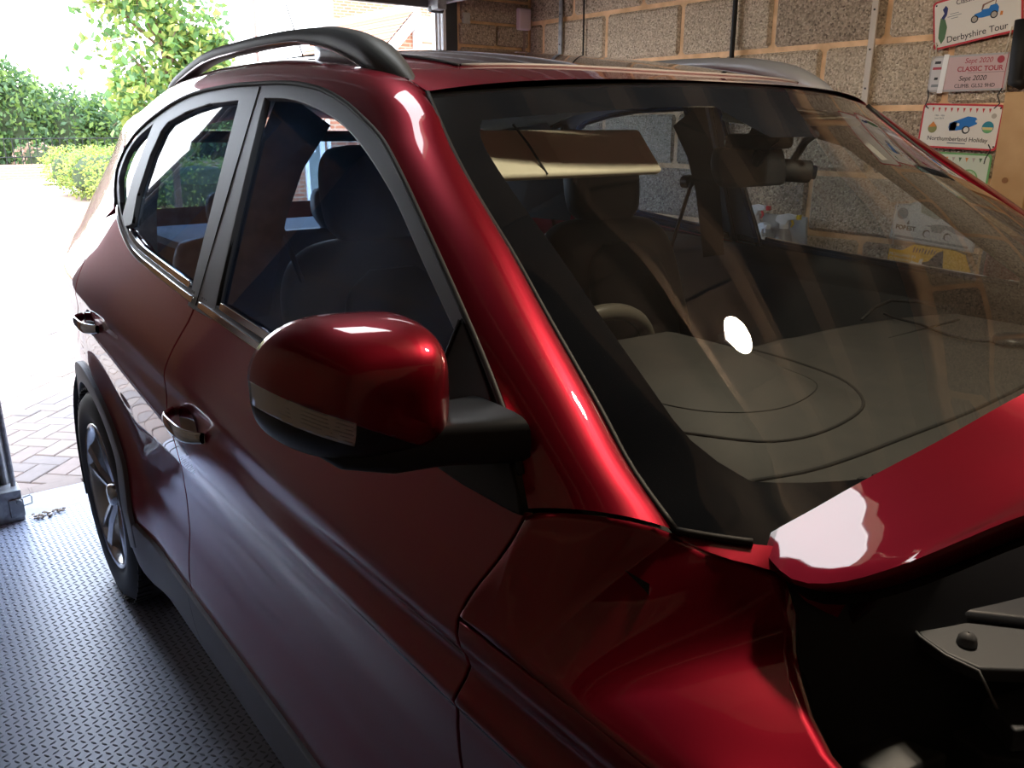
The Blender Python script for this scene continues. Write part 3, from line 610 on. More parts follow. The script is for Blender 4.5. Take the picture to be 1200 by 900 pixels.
band('frit_band', lambda a, b: (a*(.085+.03*abs(b*2-1)**4), (b*2-1)), 5, 41)
band('frit_band', lambda a, b: (1-a*.085, (b*2-1)), 5, 41)
band('frit_band', lambda a, b: (.93-a*.14, (b*2-1)*(.20-.09*a)), 6, 12)
MB().tube([ws(s, -1, .003) for s in gs_], .004, 6).build('windscreen_seal', rubber, wroot, smooth=True)
MB().tube([ws(s, 1, .003) for s in gs_], .004, 6).build('windscreen_seal', rubber, wroot, smooth=True)
MB().tube([ws(0, t, .003) for t in np.linspace(-1, -.94, 8)], .004, 6).build('windscreen_seal', rubber, wroot, smooth=True)
def zc(x): return float(np.interp(x, [-.7, -.5, -.3, 0, .3, .6, .95, 1.2, 1.45, 1.567, 1.66], [1.50, 1.548, 1.585, 1.625, 1.648, 1.660, 1.662, 1.645, 1.608, 1.580, 1.559]))
zx = np.linspace(-.8, 1.8, 521); zt_ = gs(np.array([zc(a) for a in zx]), 22)
c2z = catmull([(1.567,0,1.541),(1.45,0,1.572),(1.34,0,1.589),(1.17,0,1.606),(1.0,0,1.618),(.80,0,1.622),(.60,0,1.620),(.28,0,1.600),(0,0,1.555),(-.20,0,1.51),(-.30,0,1.48),(-.45,0,1.44)], 80)[::-1]
c2y = catmull([(1.567,.618,0),(1.45,.605,0),(1.34,.60,0),(1.17,.60,0),(.6,.60,0),(.28,.595,0),(0,.58,0),(-.2,.56,0),(-.3,.55,0),(-.45,.53,0)], 80)[::-1]
def roofp(v, t, dz=0):   # v 0 header .. 1 rear ; t -1..1
    xe = 1.567+(-.40-1.567)*v; x = xe+(1-abs(t)**2.3)*(.095*(1-v)); ye = float(np.interp(xe, c2y[:, 0], c2y[:, 1])); ze = float(np.interp(xe, c2z[:, 0], c2z[:, 2]))
    zcn = float(np.interp(x, zx, zt_)) if True else 0
    w = abs(t)**2.6
    return (x, ye*t, zcn*(1-w)+ze*w+dz)
rv = np.linspace(0, 1, 61); rt = np.linspace(-1, 1, 57)
loft('roof_panel', [[roofp(v, t) for t in rt] for v in rv], paint, car, flip=True)
loft('sunroof_glass', [[roofp(v, t, .003) for t in np.linspace(-.80, .80, 41)] for v in np.linspace(.075, .80, 41)], roofglass, car, flip=True)
MB().tube([roofp(.072, t, .002) for t in np.linspace(-.80, .80, 31)], .003, 6).build('sunroof_seal', mat('seal_grey', (.30, .28, .27), .5), car, smooth=True)
MB().tube([roofp(v, -.81, .002) for v in np.linspace(.072, .8, 31)], .003, 6).build('sunroof_seal', rubber, car, smooth=True)
MB().tube([roofp(v, .81, .002) for v in np.linspace(.072, .8, 31)], .003, 6).build('sunroof_seal', rubber, car, smooth=True)
loft('headlining', [[tuple(np.array(roofp(v, t*.98, -.045-.0*abs(t)))-np.array((.03, 0, 0))) for t in np.linspace(-1, 1, 21)] for v in np.linspace(.0, 1, 21)], headl, car)
# roof rails
for sg, rm in ((-1, railm), (1, silver)):  # far rail silver: its lit look is put into the colour
    rr = empty('roof_rail', (0, 0, 0), car)
    top = catmull([(1.545,0,1.534),(1.508,0,1.556),(1.456,0,1.596),(1.372,0,1.636),(1.245,0,1.661),(1.156,0,1.668),(1.0,0,1.674),(.828,0,1.674),(.543,0,1.664),(.285,0,1.622),(.18,0,1.592),(.08,0,1.552)], 60)
    rows = []
    for i, q in enumerate(top):
        x, z_ = q[0], q[2]; endf = min(1, (1.56-x)/.16) if x > 1 else min(1, (x-.05)/.16); hgt = .029+.026*max(0, min(1, (x-1.10)/.30)); wd = .020+.014*max(0, (x-1.2)/.3)
        wd *= max(.35, endf)
        sec = [(-.6, -1), (-.98, -.6), (-1, .1), (-.75, .75), (0, 1), (.75, .75), (1, .1), (.98, -.6), (.6, -1)]
        rows.append([(x, sg*(.603)+a*wd, z_-hgt/2+b*hgt/2) for a, b in sec])
    loft('rail_bar', rows, rm, rr, closed=True)
    def infill(x0, x1, nm, m_):
        V = []; xs = np.linspace(x0, x1, 14)
        for x in xs:
            zt2 = float(np.interp(x, top[::-1, 0], top[::-1, 2]))-.026; zb2 = float(np.interp(x, c2z[:, 0], c2z[:, 2]))-.004
            V += [(x, sg*.612, zb2), (x, sg*.612, max(zb2, zt2))]
        o = link(nm, mesh(nm, V, [(2*i, 2*i+2, 2*i+3, 2*i+1) for i in range(13)], m_, True), rr); md = o.modifiers.new('s', 'SOLIDIFY'); md.thickness = .014; md.offset = 0
    infill(1.165, 1.50, 'rail_foot', silver); infill(.12, .29, 'rail_foot', silver)
    V = [(x, sg*(.603+.021+.014*max(0, (x-1.2)/.3)*.8), float(np.interp(x, top[::-1, 0], top[::-1, 2]))-.026-.026*max(0, min(1, (x-1.10)/.30))) for x in np.linspace(.2, 1.50, 60)]
    MB().tube(V, .0022, 5).build('rail_edge', chrome, rr)
# aerial
MB().tube([(-.20,0,1.60),(-.26,0,1.70),(-.41,0,1.93),(-.50,0,2.06)], [.006,.003,.0024,.002], 6).build('aerial', blackm, car)
# ------------------------------------------------------------------ tail: rear panel, lamps, screen
rows = []
for zq, xq in ((.30,-.78),(.45,-.86),(.62,-.89),(.80,-.885),(.95,-.86),(1.08,-.80),(1.18,-.72)):
    wq = abs(float(side(-.80, min(zq, 1.15))))*.995; xb = float(np.interp(zq, [.42, .6, .8, .98, 1.1, 1.22], [-.80, -.80, -.78, -.74, -.68, -.58])) if zq >= .42 else -.75
    rows.append([((xb if abs(t) == 1 else xq+(abs(t)**6)*(xb-xq)*.9), wq*t, zq) for t in np.linspace(-1, 1, 31)])
loft('tailgate', rows, paint, car, flip=False)
rg = [[(-.72+.30*a, t*(.60-.07*a), 1.18+.26*a) for t in np.linspace(-1, 1, 9)] for a in np.linspace(0, 1, 5)]
loft('rear_screen', rg, darkglass, car)
loft('tailgate_spoiler', [[(-.40+.02, t*.55, 1.47) for t in np.linspace(-1, 1, 9)], [(-.50, t*.54, 1.475) for t in np.linspace(-1, 1, 9)], [(-.50, t*.54, 1.455) for t in np.linspace(-1, 1, 9)], [(-.40, t*.55, 1.43) for t in np.linspace(-1, 1, 9)]], paint, car)
for sg in (1, -1):
    rows = [[(x, float(side(x, z_))*sg*1.004, z_) for x in np.linspace(-.725+max(0, (z_-.98))*.6, -.58-(z_-1.0)*.2, 8)] for z_ in np.linspace(.93, 1.13, 8)]
    loft('tail_lamp', [[(a, b*.985, c_) for a, b, c_ in r_] for r_ in rows], mat('tail_lamp_red', (.55, .02, .02), .08, coat=1), car, thick=-.012)
for sg in (1, -1):
    A_ = [ws(0, -t) for t in np.linspace(1, .80, 10)]; B_ = rs([(2.236,-.754,1.092),(2.285,-.740,1.086),(2.331,-.706,1.076),(2.352,-.69,1.05),(2.37,-.66,1.03)], 10)
    loft('cowl_corner', [[mirv([a], sg)[0] for a in A_], [mirv([b], sg)[0] for b in B_]], paint, wroot)
# ------------------------------------------------------------------ wheels
def wheel(cx, sg):
    w = empty('wheel', (0, 0, 0), car); c = (cx, 0, .352)
    def q(mb): 
        mb.v = [(a, b*sg, c_) for a, b, c_ in mb.v]; return mb
    prof = [(.235,-.885),(.250,-.902),(.285,-.910),(.320,-.905),(.341,-.885),(.350,-.86),(.352,-.78),(.350,-.70),(.335,-.675),(.24,-.68)]
    q(MB().lathe(prof, c, 'y', 64)).build('tyre', tyre_m, w, smooth=True)
    tb = MB()
    for i in range(60):
        a = 2*math.pi*i/60; 
        for yy in (-.875, -.80, -.73): tb.box((cx+.3505*math.cos(a), yy, .352+.3505*math.sin(a)), (.006, .045, .022), Matrix.Rotation(-a, 3, 'Y'))
    q(tb).build('tread_blocks', tyre_m, w, kind='stuff')
    q(MB().lathe([(.236,-.885),(.240,-.899),(.232,-.903),(.222,-.893),(.212,-.86),(.205,-.80),(.20,-.70)], c, 'y', 64)).build('rim', alloy, w, smooth=True)
    q(MB().lathe([(.20,-.80),(.05,-.79),(.001,-.79)], c, 'y', 40)).build('brake_disc', mat('brake_dark', (.03, .03, .032), .5, .5), w, smooth=True)
    for i in range(5):
        a = 2*math.pi*i/5+.35
        def P(r, s_, y): return (cx+r*math.cos(a)-s_*math.sin(a), y, .352+r*math.sin(a)+s_*math.cos(a))
        sp = MB()
        for sd in (-1, 1):
            o1 = [P(.035, sd*.004, -.872), P(.035, sd*.026, -.866), P(.12, sd*.034, -.882), P(.226, sd*.060, -.893), P(.226, sd*.028, -.898), P(.12, sd*.010, -.888)]
            o2 = [(x, y+.030, z_) for x, y, z_ in o1]
            sp.add(o1+o2, [(0,1,2,5), (5,2,3,4), (6,11,8,7), (11,10,9,8), (0,6,7,1), (1,7,8,2), (2,8,9,3), (5,4,10,11), (0,5,11,6)])
        q(sp).build('spoke', alloy, w)
        q(MB().add([P(.06, -.010, -.868), P(.06, .010, -.868), P(.215, .026, -.884), P(.215, -.026, -.884)], [(0, 1, 2, 3)])).build('spoke_inlay', alloyd, w)
    q(MB().lathe([(.001,-.892),(.028,-.891),(.036,-.884),(.038,-.86)], c, 'y', 24)).build('centre_cap', alloy, w, smooth=True)
for cx in (0, 2.64):
    for sg in (1, -1): wheel(cx, sg)
MB().bbox((.38, -.80, .22), (2.24, .80, .27)).build('floor_pan', blackm, car)
MB().bbox((-.75, -.60, .30), (.38, .60, .60)).build('floor_pan', blackm, car)
# ------------------------------------------------------------------ bonnet (raised) and engine bay
hr = empty('bonnet', (0, 0, 0), car)
Rr = catmull([(2.291,-.689,1.090),(2.305,-.670,1.106),(2.320,-.650,1.122),(2.349,-.611,1.154),(2.392,-.557,1.198),(2.436,-.496,1.246),(2.47,-.42,1.275),(2.50,-.22,1.295),(2.51,0,1.30)], 60)
Sd = catmull([(2.291,-.689,1.090),(2.306,-.699,1.087),(2.321,-.707,1.086),(2.341,-.716,1.085),(2.361,-.721,1.087),(2.385,-.718,1.095),(2.407,-.709,1.106),(2.438,-.688,1.128),(2.460,-.672,1.147),(2.501,-.640,1.183),(2.60,-.60,1.26),(2.80,-.56,1.42),(3.10,-.50,1.64)], 60)
Vv = np.r_[0, np.cumsum(np.linalg.norm(np.diff(Sd, axis=0), axis=1))]; th = math.atan2(.20, .83); rows = []
for j in range(60):
    row = []
    for i in range(60):
        u = i/59; w = max(0, 1-u)**1.1; sv = Vv[j]*max(0, 1-(w*.0))
        t2 = th+(math.radians(38)-th)*min(1, Vv[j]/.6); cen = np.array((math.cos(t2)*Vv[j], 0, math.sin(t2)*Vv[j])); row.append(tuple(Rr[i]+(Sd[j]-Sd[0])*w+cen*(1-w)*1.0))
    rows.append(row)
full = [r+[(q[0], -q[1], q[2]) for q in r[::-1][1:]] for r in rows]
loft('bonnet_skin', full, paint, hr)
und = [[(q[0]+.012, q[1]*.985, q[2]-.020) for q in r] for r in full[2:]]
loft('bonnet_liner', und, blackm, hr)
edge = [[r[0] for r in full], [(r[0][0]+.003, r[0][1]+.001, r[0][2]-.005) for r in full], [(r[0][0]+.012, r[0][1]+.020, r[0][2]-.012) for r in full]]
loft('bonnet_hem', edge, paint, hr); loft('bonnet_hem', [[(q[0], -q[1], q[2]) for q in e] for e in edge], paint, hr)
e2 = [[q for q in full[0]], [(q[0]+.004, q[1]*.99, q[2]-.012) for q in full[0]], [(q[0]+.02, q[1]*.95, q[2]-.055) for q in full[0]]]
loft('bonnet_hem', e2, paint, hr)
bay = empty('engine_bay', (0, 0, 0), car); bayp = mat('bay_plastic', (.05, .057, .072), .42); bayg = mat('bay_plastic_grey', (.085, .095, .11), .5)
wi = [(2.300,-.712,1.058),(2.335,-.690,1.050),(2.350,-.700,1.020),(2.36,-.716,1.0),(2.395,-.750,.99),(2.43,-.778,.98),(2.475,-.795,.97),(2.6,-.808,.95),(2.9,-.79,.90),(3.2,-.71,.82)]
for sg in (1, -1):
    P = catmull(wi, 30); loft('inner_wing', [[(q[0], q[1]*sg, q[2]) for q in P], [(q[0]-.004, (q[1]+.035)*sg, q[2]-.03) for q in P], [(q[0]-.012, (q[1]+.05)*sg, q[2]-.12) for q in P], [(q[0]-.02, (q[1]+.06)*sg, q[2]-.40) for q in P]], bayp, bay)
    loft('wing_flange', [[(q[0]-.002, (q[1]-.006)*sg, q[2]+.008) for q in P], [(q[0]-.004, (q[1]+.016)*sg, q[2]-.004) for q in P]], mat('wing_flange_red', (.10, .006, .015), .4, .4, coat=.6), bay)
def slab(poly, z0, z1, nm, m_, bev=.003, tilt=None):
    mb = MB().prism(poly, lambda a, b, h: (a, b, h+((a-poly[0][0])*tilt[0]+(b-poly[0][1])*tilt[1] if tilt else 0)), z0, z1); return mb.build(nm, m_, bay, bevel=bev)
slab([(2.322,-.500),(2.355,-.520),(2.384,-.556),(2.415,-.578),(2.445,-.587),(2.476,-.585),(2.53,-.52),(2.51,-.30),(2.36,-.22),(2.30,-.35)], .984, 1.0, 'scuttle_cover', bayg, .004)
MB().tube([(2.322,-.502,1.0),(2.355,-.522,1.0),(2.384,-.558,1.0),(2.415,-.580,1.0),(2.445,-.589,.999),(2.476,-.587,.998),(2.505,-.610,.985)], .0016, 6).build('scuttle_highlight', mat('edge_highlight_grey', (.22, .24, .26), .35), bay, smooth=True)  # pale tube painted in as the highlight along the cover's edge
MB().box((2.43,-.47,1.004), (.10, .07, .014), Matrix.Rotation(.7, 3, 'Z')).build('scuttle_pocket', bayp, bay, bevel=.01)
MB().lathe([(.001, .011), (.005, .0100), (.0085, .006), (.0095, .000), (.0095, -.006)], (2.449, -.555, 1.002), n=24).build('bump_stop', mat('bump_stop_grey', (.13, .14, .155), .5), bay, smooth=True)
slab([(2.401,-.545),(2.489,-.566),(2.55,-.52),(2.52,-.40),(2.478,-.455)], .86, .90, 'air_box', bayg, .004, (0, .05))
slab([(2.475,-.56),(2.515,-.585),(2.56,-.50),(2.52,-.42)], .93, .955, 'strut_brace', bayg, .003)
slab([(2.335,-.640),(2.352,-.652),(2.391,-.680),(2.45,-.665),(2.47,-.60),(2.40,-.62)], .862, .90, 'wing_liner', bayg, .006, (0, .2))
slab([(2.33,-.60),(2.355,-.62),(2.40,-.585),(2.37,-.56)], .90, .96, 'hinge_cover', bayp, .006)
MB().box((2.375,-.622,1.03), (.012, .03, .10), Matrix.Rotation(.5, 3, 'Y')).box((2.35,-.61,.985), (.05, .035, .012)).build('bonnet_hinge', mat('hinge_red_dark', (.07, .008, .014), .4, .3, coat=.4), bay, bevel=.003)
MB().box((2.535,-.585,.91), (.035, .02, .008), Matrix.Rotation(.5, 3, 'Z')).build('clip', silver, bay, bevel=.001)
MB().bbox((2.35, -.70, .55), (3.3, .70, .78)).build('engine_tray', blackm, bay)
MB().bbox((2.75, -.35, .76), (3.15, .35, .90)).build('engine_cover', bayp, bay, bevel=.03)
MB().bbox((2.8, -.62, .76), (3.1, -.42, .93)).build('battery', blackpl, bay, bevel=.01)
rows = [[(2.30+(.17)*(1-abs(t)**2.3)-.0, t*.73, 1.07-.0) for t in np.linspace(-1, 1, 25)], [(2.36+.17*(1-abs(t)**2.3), t*.70, .975) for t in np.linspace(-1, 1, 25)], [(2.42+.17*(1-abs(t)**2.3), t*.68, .80) for t in np.linspace(-1, 1, 25)]]
loft('cowl_panel', rows, bayp, bay)
MB().bbox((3.38, -.80, .35), (3.50, .80, .78)).build('front_bumper', paint, car, bevel=.03)
# ------------------------------------------------------------------ interior
def sup(n_, a, b, e): 
    return [(math.copysign(abs(math.cos(w))**e, math.cos(w))*a, math.copysign(abs(math.sin(w))**e, math.sin(w))*b) for w in np.linspace(0, 2*math.pi, n_+1)[:-1]]
def cushion(nm, prof, m_, par, e=.55, n_=32):   # prof rows: centre(x,y,z), half width y, half depth x
    n_ *= 2; pf = catmull([(*c, a, b) for c, a, b in prof], len(prof)*5); rows = [[(q[0]+p_[1], q[1]+p_[0], q[2]) for p_ in sup(n_, max(.004, q[3]), max(.004, q[4]), e)] for q in pf]
    o = loft(nm, rows, m_, par, closed=True); MB().add(rows[0], [tuple(range(n_))]).add(rows[-1], [tuple(range(n_))]).build(nm, m_, par); return o
for sy in (-.385, .355):
    st = empty('front_seat', (0, 0, 0), car)
    cushion('backrest', [((1.14,sy,.60),.20,.06),((1.10,sy,.75),.235,.065),((1.05,sy,.90),.255,.065),((.99,sy,1.05),.262,.060),((.965,sy,1.13),.255,.055),((.95,sy,1.19),.225,.048),((.94,sy,1.225),.17,.036),((.935,sy,1.238),.08,.02)], leather, st, .62)
    cushion('backrest_panel', [((1.175,sy,.70),.12,.03),((1.125,sy,.88),.145,.035),((1.075,sy,1.02),.155,.032),((1.035,sy,1.12),.13,.025),((1.01,sy,1.17),.06,.012)], mat('seat_panel', (.080, .084, .086), .5), st, .7)
    cushion('headrest', [((.945,sy,1.235),.095,.040),((.94,sy,1.26),.118,.050),((.93,sy,1.33),.128,.052),((.92,sy,1.40),.122,.048),((.915,sy,1.435),.10,.036),((.912,sy,1.446),.05,.015)], leather, st, .62)
    cushion('seat_cushion', [((1.32,sy,.42),.22,.24),((1.33,sy,.50),.25,.27),((1.34,sy,.56),.24,.26),((1.34,sy,.585),.17,.19)], leather, st, .5)
    for d in (-.045, .045): MB().cyl((.945,sy+d,1.19), (.942,sy+d,1.26), .006, 8).build('headrest_post', chrome, st)
rs_ = empty('rear_seat', (0, 0, 0), car)
cushion('bench_backrest', [((.12,0,.60),.60,.06),((.06,0,.85),.62,.06),((.02,0,1.05),.61,.055),((.0,0,1.13),.58,.04),((-.005,0,1.15),.5,.02)], leather, rs_, .3)
for y in (-.36, 0, .36): cushion('headrest', [((.0,y,1.14),.09,.03),((-.01,y,1.20),.12,.045),((-.02,y,1.27),.11,.04),((-.02,y,1.29),.06,.02)], mat('rear_headrest', (.13, .15, .17), .5), rs_, .6)
cushion('bench_cushion', [((.38,0,.40),.58,.25),((.38,0,.52),.60,.26),((.38,0,.56),.55,.22)], leather, rs_, .3)
MB().bbox((-.60, -.56, 1.10), (-.05, .56, 1.125)).build('load_cover', mat('load_cover_grey', (.18, .20, .22), .7), car)
# steering wheel
sw = empty('steering_wheel', (0, 0, 0), car); cwh = Vector((1.60, -.335, 1.005)); nx = Vector((-.90, 0, .43)).normalized(); ay = Vector((0, 1, 0)); az = nx.cross(ay).normalized(); az = az if az.z > 0 else -az
pts = [cwh+ay*math.cos(w)*.185+az*math.sin(w)*.185 for w in np.linspace(0, 2*math.pi, 49)]
MB().tube(pts, .0155, 12, cap=False).build('rim', mat('wheel_leather', (.10, .092, .075), .38), sw, smooth=True)
MB().box(cwh, (.05, .14, .11)).build('airbag_hub', leather, sw, bevel=.02)
for w in (0, math.pi, -math.pi/2): MB().tube([cwh+ay*math.cos(w)*.05+az*math.sin(w)*.05, cwh+ay*math.cos(w)*.18+az*math.sin(w)*.18], .014, 8).build('spoke', satin, sw)
# dashboard
def dz(x, y):
    z = 1.066-.012*abs(y/.7)**4
    b = math.exp(-abs((y+.335)/.215)**4)*max(0, min(1, (2.18-x)/.30))*min(1, max(0, (x-1.66)/.05)); b = b*b*(3-2*b)
    z += .062*b
    z += .010*math.exp(-abs(y/.14)**4)*max(0, min(1, (2.1-x)/.3))
    return z
def xr(y): return 1.735+.06*abs(y/.7)**2+.03*math.exp(-(y/.15)**2)-.045*math.exp(-abs((y+.335)/.2)**4)
def xf(y): return 2.275+.09*(1-abs(y/.74)**2.3)+.06*(1-abs(y/.74)**14)-.03
rows = []
yy = np.linspace(-.735, .735, 75)
rows.append([(xr(y)-.03, y, dz(xr(y), y)-.20) for y in yy]); rows.append([(xr(y)-.012, y, dz(xr(y), y)-.035) for y in yy]); rows.append([(xr(y)-.004, y, dz(xr(y), y)-.008) for y in yy])
for t in np.linspace(0, 1, 40): rows.append([(xr(y)+(xf(y)-xr(y))*t+.004*0, y, dz(xr(y)+(xf(y)-xr(y))*t, y)) for y in yy])
dsh = empty('dashboard', (0, 0, 0), car)
loft('dash_top', rows, dashm, dsh)
MB().bbox((1.70, -.74, .45), (2.25, .74, .98)).build('dash_body', cloth, dsh)
def drape(P, r, nm, m_, par=dsh, dzv=.0): MB().tube([(x, y, dz(x, y)+dzv) for x, y in catmull([(a, b, 0) for a, b in P], 40)[:, :2]], r, 6).build(nm, m_, par, smooth=True)
grv = mat('groove_dark', (.012, .012, .012), .8)
drape([(2.132,-.60),(2.150,-.541),(2.185,-.427),(2.195,-.23),(2.195,.024),(2.17,.32),(2.10,.62)], .0035, 'pad_seam', grv)
drape([(1.78,-.03),(1.88,-.03),(2.0,-.06),(2.09,-.16),(2.12,-.30),(2.10,-.42),(2.02,-.50),(1.90,-.55),(1.78,-.58)], .0028, 'binnacle_seam', grv)
drape([(1.80,-.10),(1.95,-.11),(2.03,-.20),(2.05,-.33),(2.0,-.45),(1.85,-.52)], .0012, 'binnacle_seam', grv)
vr = MB()
for i in range(46):
    y = -.60+i*.026; x0 = float(np.interp(abs(y), [0, .4, .62], [2.285, 2.262, 2.215])); vr.box((x0, y, 1.069), (.035, .010, .004))
vr.build('demister_vent', grv, dsh)
MB().bbox((1.86, .16, 1.0625), (1.864, .62, 1.0655)).build('pad_seam', grv, dsh)
# cables and device on the dash
MB().tube([(1.742,.412,1.07),(1.725,.49,1.085),(1.715,.58,1.09),(1.75,.64,1.085),(1.812,.662,1.075)], .004, 8).build('charger_cable', blackm, dsh, smooth=True)
MB().tube([(1.735,.52,1.068),(1.78,.485,1.071),(1.85,.468,1.071),(1.94,.415,1.071),(1.99,.41,1.071),(2.023,.428,1.073)], .0028, 6).build('camera_cable', blackm, dsh, smooth=True)
MB().lathe([(.001, .012), (.02, .011), (.036, .006), (.04, 0), (.038, -.006)], (2.045, .465, 1.076), n=24).build('black_puck', blackpl, dsh, smooth=True)
# visors, mirror, dash camera
for sg, ys in ((-1, -.345), (1, .345)):
    b = MB().box((1.597, ys, 1.443) if sg < 0 else (1.56, ys, 1.503), (.016, .385, .100), Matrix.Rotation(-.75 if sg < 0 else -1.45, 3, 'Y')); o = b.build('sun_visor', visorm, car, bevel=.006)
    if sg < 0: MB().tube([(1.585, ys-.12, 1.492), (1.606, ys-.105, 1.462), (1.635, ys-.085, 1.412)], .002, 5).build('visor_cable', blackm, car)
rvm = empty('rear_view_mirror', (0, 0, 0), car)
cushion('mirror_body', [((1.64, .115, 1.372), .085, .012), ((1.635, .115, 1.378), .10, .018), ((1.625, .115, 1.41), .108, .022), ((1.62, .115, 1.445), .10, .018), ((1.62, .115, 1.45), .085, .01)], blackpl, rvm, .5)
MB().tube([(1.64,.115,1.42),(1.70,.06,1.455),(1.72,.03,1.475)], [.012,.016,.03], 10).build('mirror_mount', blackpl, rvm)
MB().bbox((1.66,-.02,1.448),(1.74,.10,1.476)).build('sensor_cover', blackpl, rvm, bevel=.01)
dc = empty('dash_camera', (0, 0, 0), car)
MB().cyl((1.60,.245,1.400), (1.645,.300,1.395), .024, 24).build('camera_body', blackm, dc, bevel=.004)
MB().cyl((1.645,.300,1.395), (1.652,.308,1.394), .015, 20).build('lens', mat('lens_glass', (.01, .012, .02), .03, coat=1), dc)
MB().tube([(1.62,.27,1.42),(1.66,.25,1.46),(1.69,.24,1.475)], .008, 8).build('camera_arm', blackpl, dc)
MB().cyl((.93,.70,1.325),(.96,.70,1.325), .02, 16).build('belt_anchor', blackpl, car, bevel=.003)

# ================================================================== things in the garage
TG = 'fixings on the block wall'
s_ = MB().bbox((.966, 1.578, 1.45), (.990, 1.586, 2.3))
o = s_.build('metal_strip', galvw, bevel=.001, label='pale painted metal strip screwed upright to the blocks left of the rally plates', cat='metal strip')
for zq in (1.62, 1.75, 1.88, 2.0): MB().cyl((.978, 1.578, zq), (.978, 1.575, zq), .0035, 10).build('screw', blackpl, o)
o = MB().bbox((-.727, 1.573, .2), (-.703, 1.582, 2.3)).build('metal_strip', galv, bevel=.001, label='grey galvanised metal strip upright on the wall near the corner box', cat='metal strip')
for zq in (1.88, 2.02): MB().cyl((-.715, 1.573, zq), (-.715, 1.569, zq), .003, 8).build('screw', blackpl, o)
MB().tube([(-.548, 1.578, 2.3), (-.543, 1.578, 1.9), (-.537, 1.578, .3)], .004, 8).build('cable', blackm, smooth=True, label='thin black cable running down the wall beside the galvanised strip', cat='cable')
MB().tube([(.366, 1.575, 2.3), (.373, 1.572, 1.9), (.371, 1.574, 1.5), (.365, 1.575, .4)], .010, 10).build('hose', blackm, smooth=True, label='thick black hose hanging down the block wall behind the roof rail', cat='hose')
bx = MB().bbox((-.985, 1.500, 1.965), (-.95, 1.578, 2.070)).build('alarm_box', mat('box_pinkish_white', (.72, .58, .60), .5), bevel=.008, label='small pale rounded plastic box fixed in the wall corner by the opening', cat='alarm box')
MB().bbox((-.99, 1.545, 1.2), (-.978, 1.560, 1.965)).build('cable_trunking', mat('trunk_brown', (.30, .20, .16), .7), bx)
MB().box((-.985, 1.19, 2.0), (.02, .04, .05)).box((-.975, 1.195, 1.995), (.01, .012, .012)).build('wall_bracket', mat('bracket_cream', (.45, .42, .36), .5), bevel=.002, label='small cream metal bracket on the wall return beside the door post', cat='bracket')
wp = MB().bbox((1.492, 1.50, 0), (1.60, 1.598, 1.592)).build('timber_post', wood, bevel=.004, label='pale sawn timber post standing against the wall right of the plates', cat='post')
for zz_, yy_ in ((1.30, 1.53), (1.45, 1.56)): MB().cyl((1.4918, yy_, zz_), (1.4912, yy_, zz_), .010, 14).build('knot', mat('knot_brown', (.28, .13, .05), .8), wp)
MB().cyl((1.535, 1.4995, 1.33), (1.535, 1.4985, 1.33), .009, 14).build('knot', mat('knot_brown', (.28, .13, .05), .8), wp)
MB().tube([(1.492, 1.54, 1.80), (1.50, 1.54, 1.70), (1.505, 1.53, 1.62), (1.53, 1.52, 1.612)], [.022, .026, .022, .016], 12).build('strap', blackm, smooth=True, label='dark bundled strap hanging on top of the timber post', cat='strap')
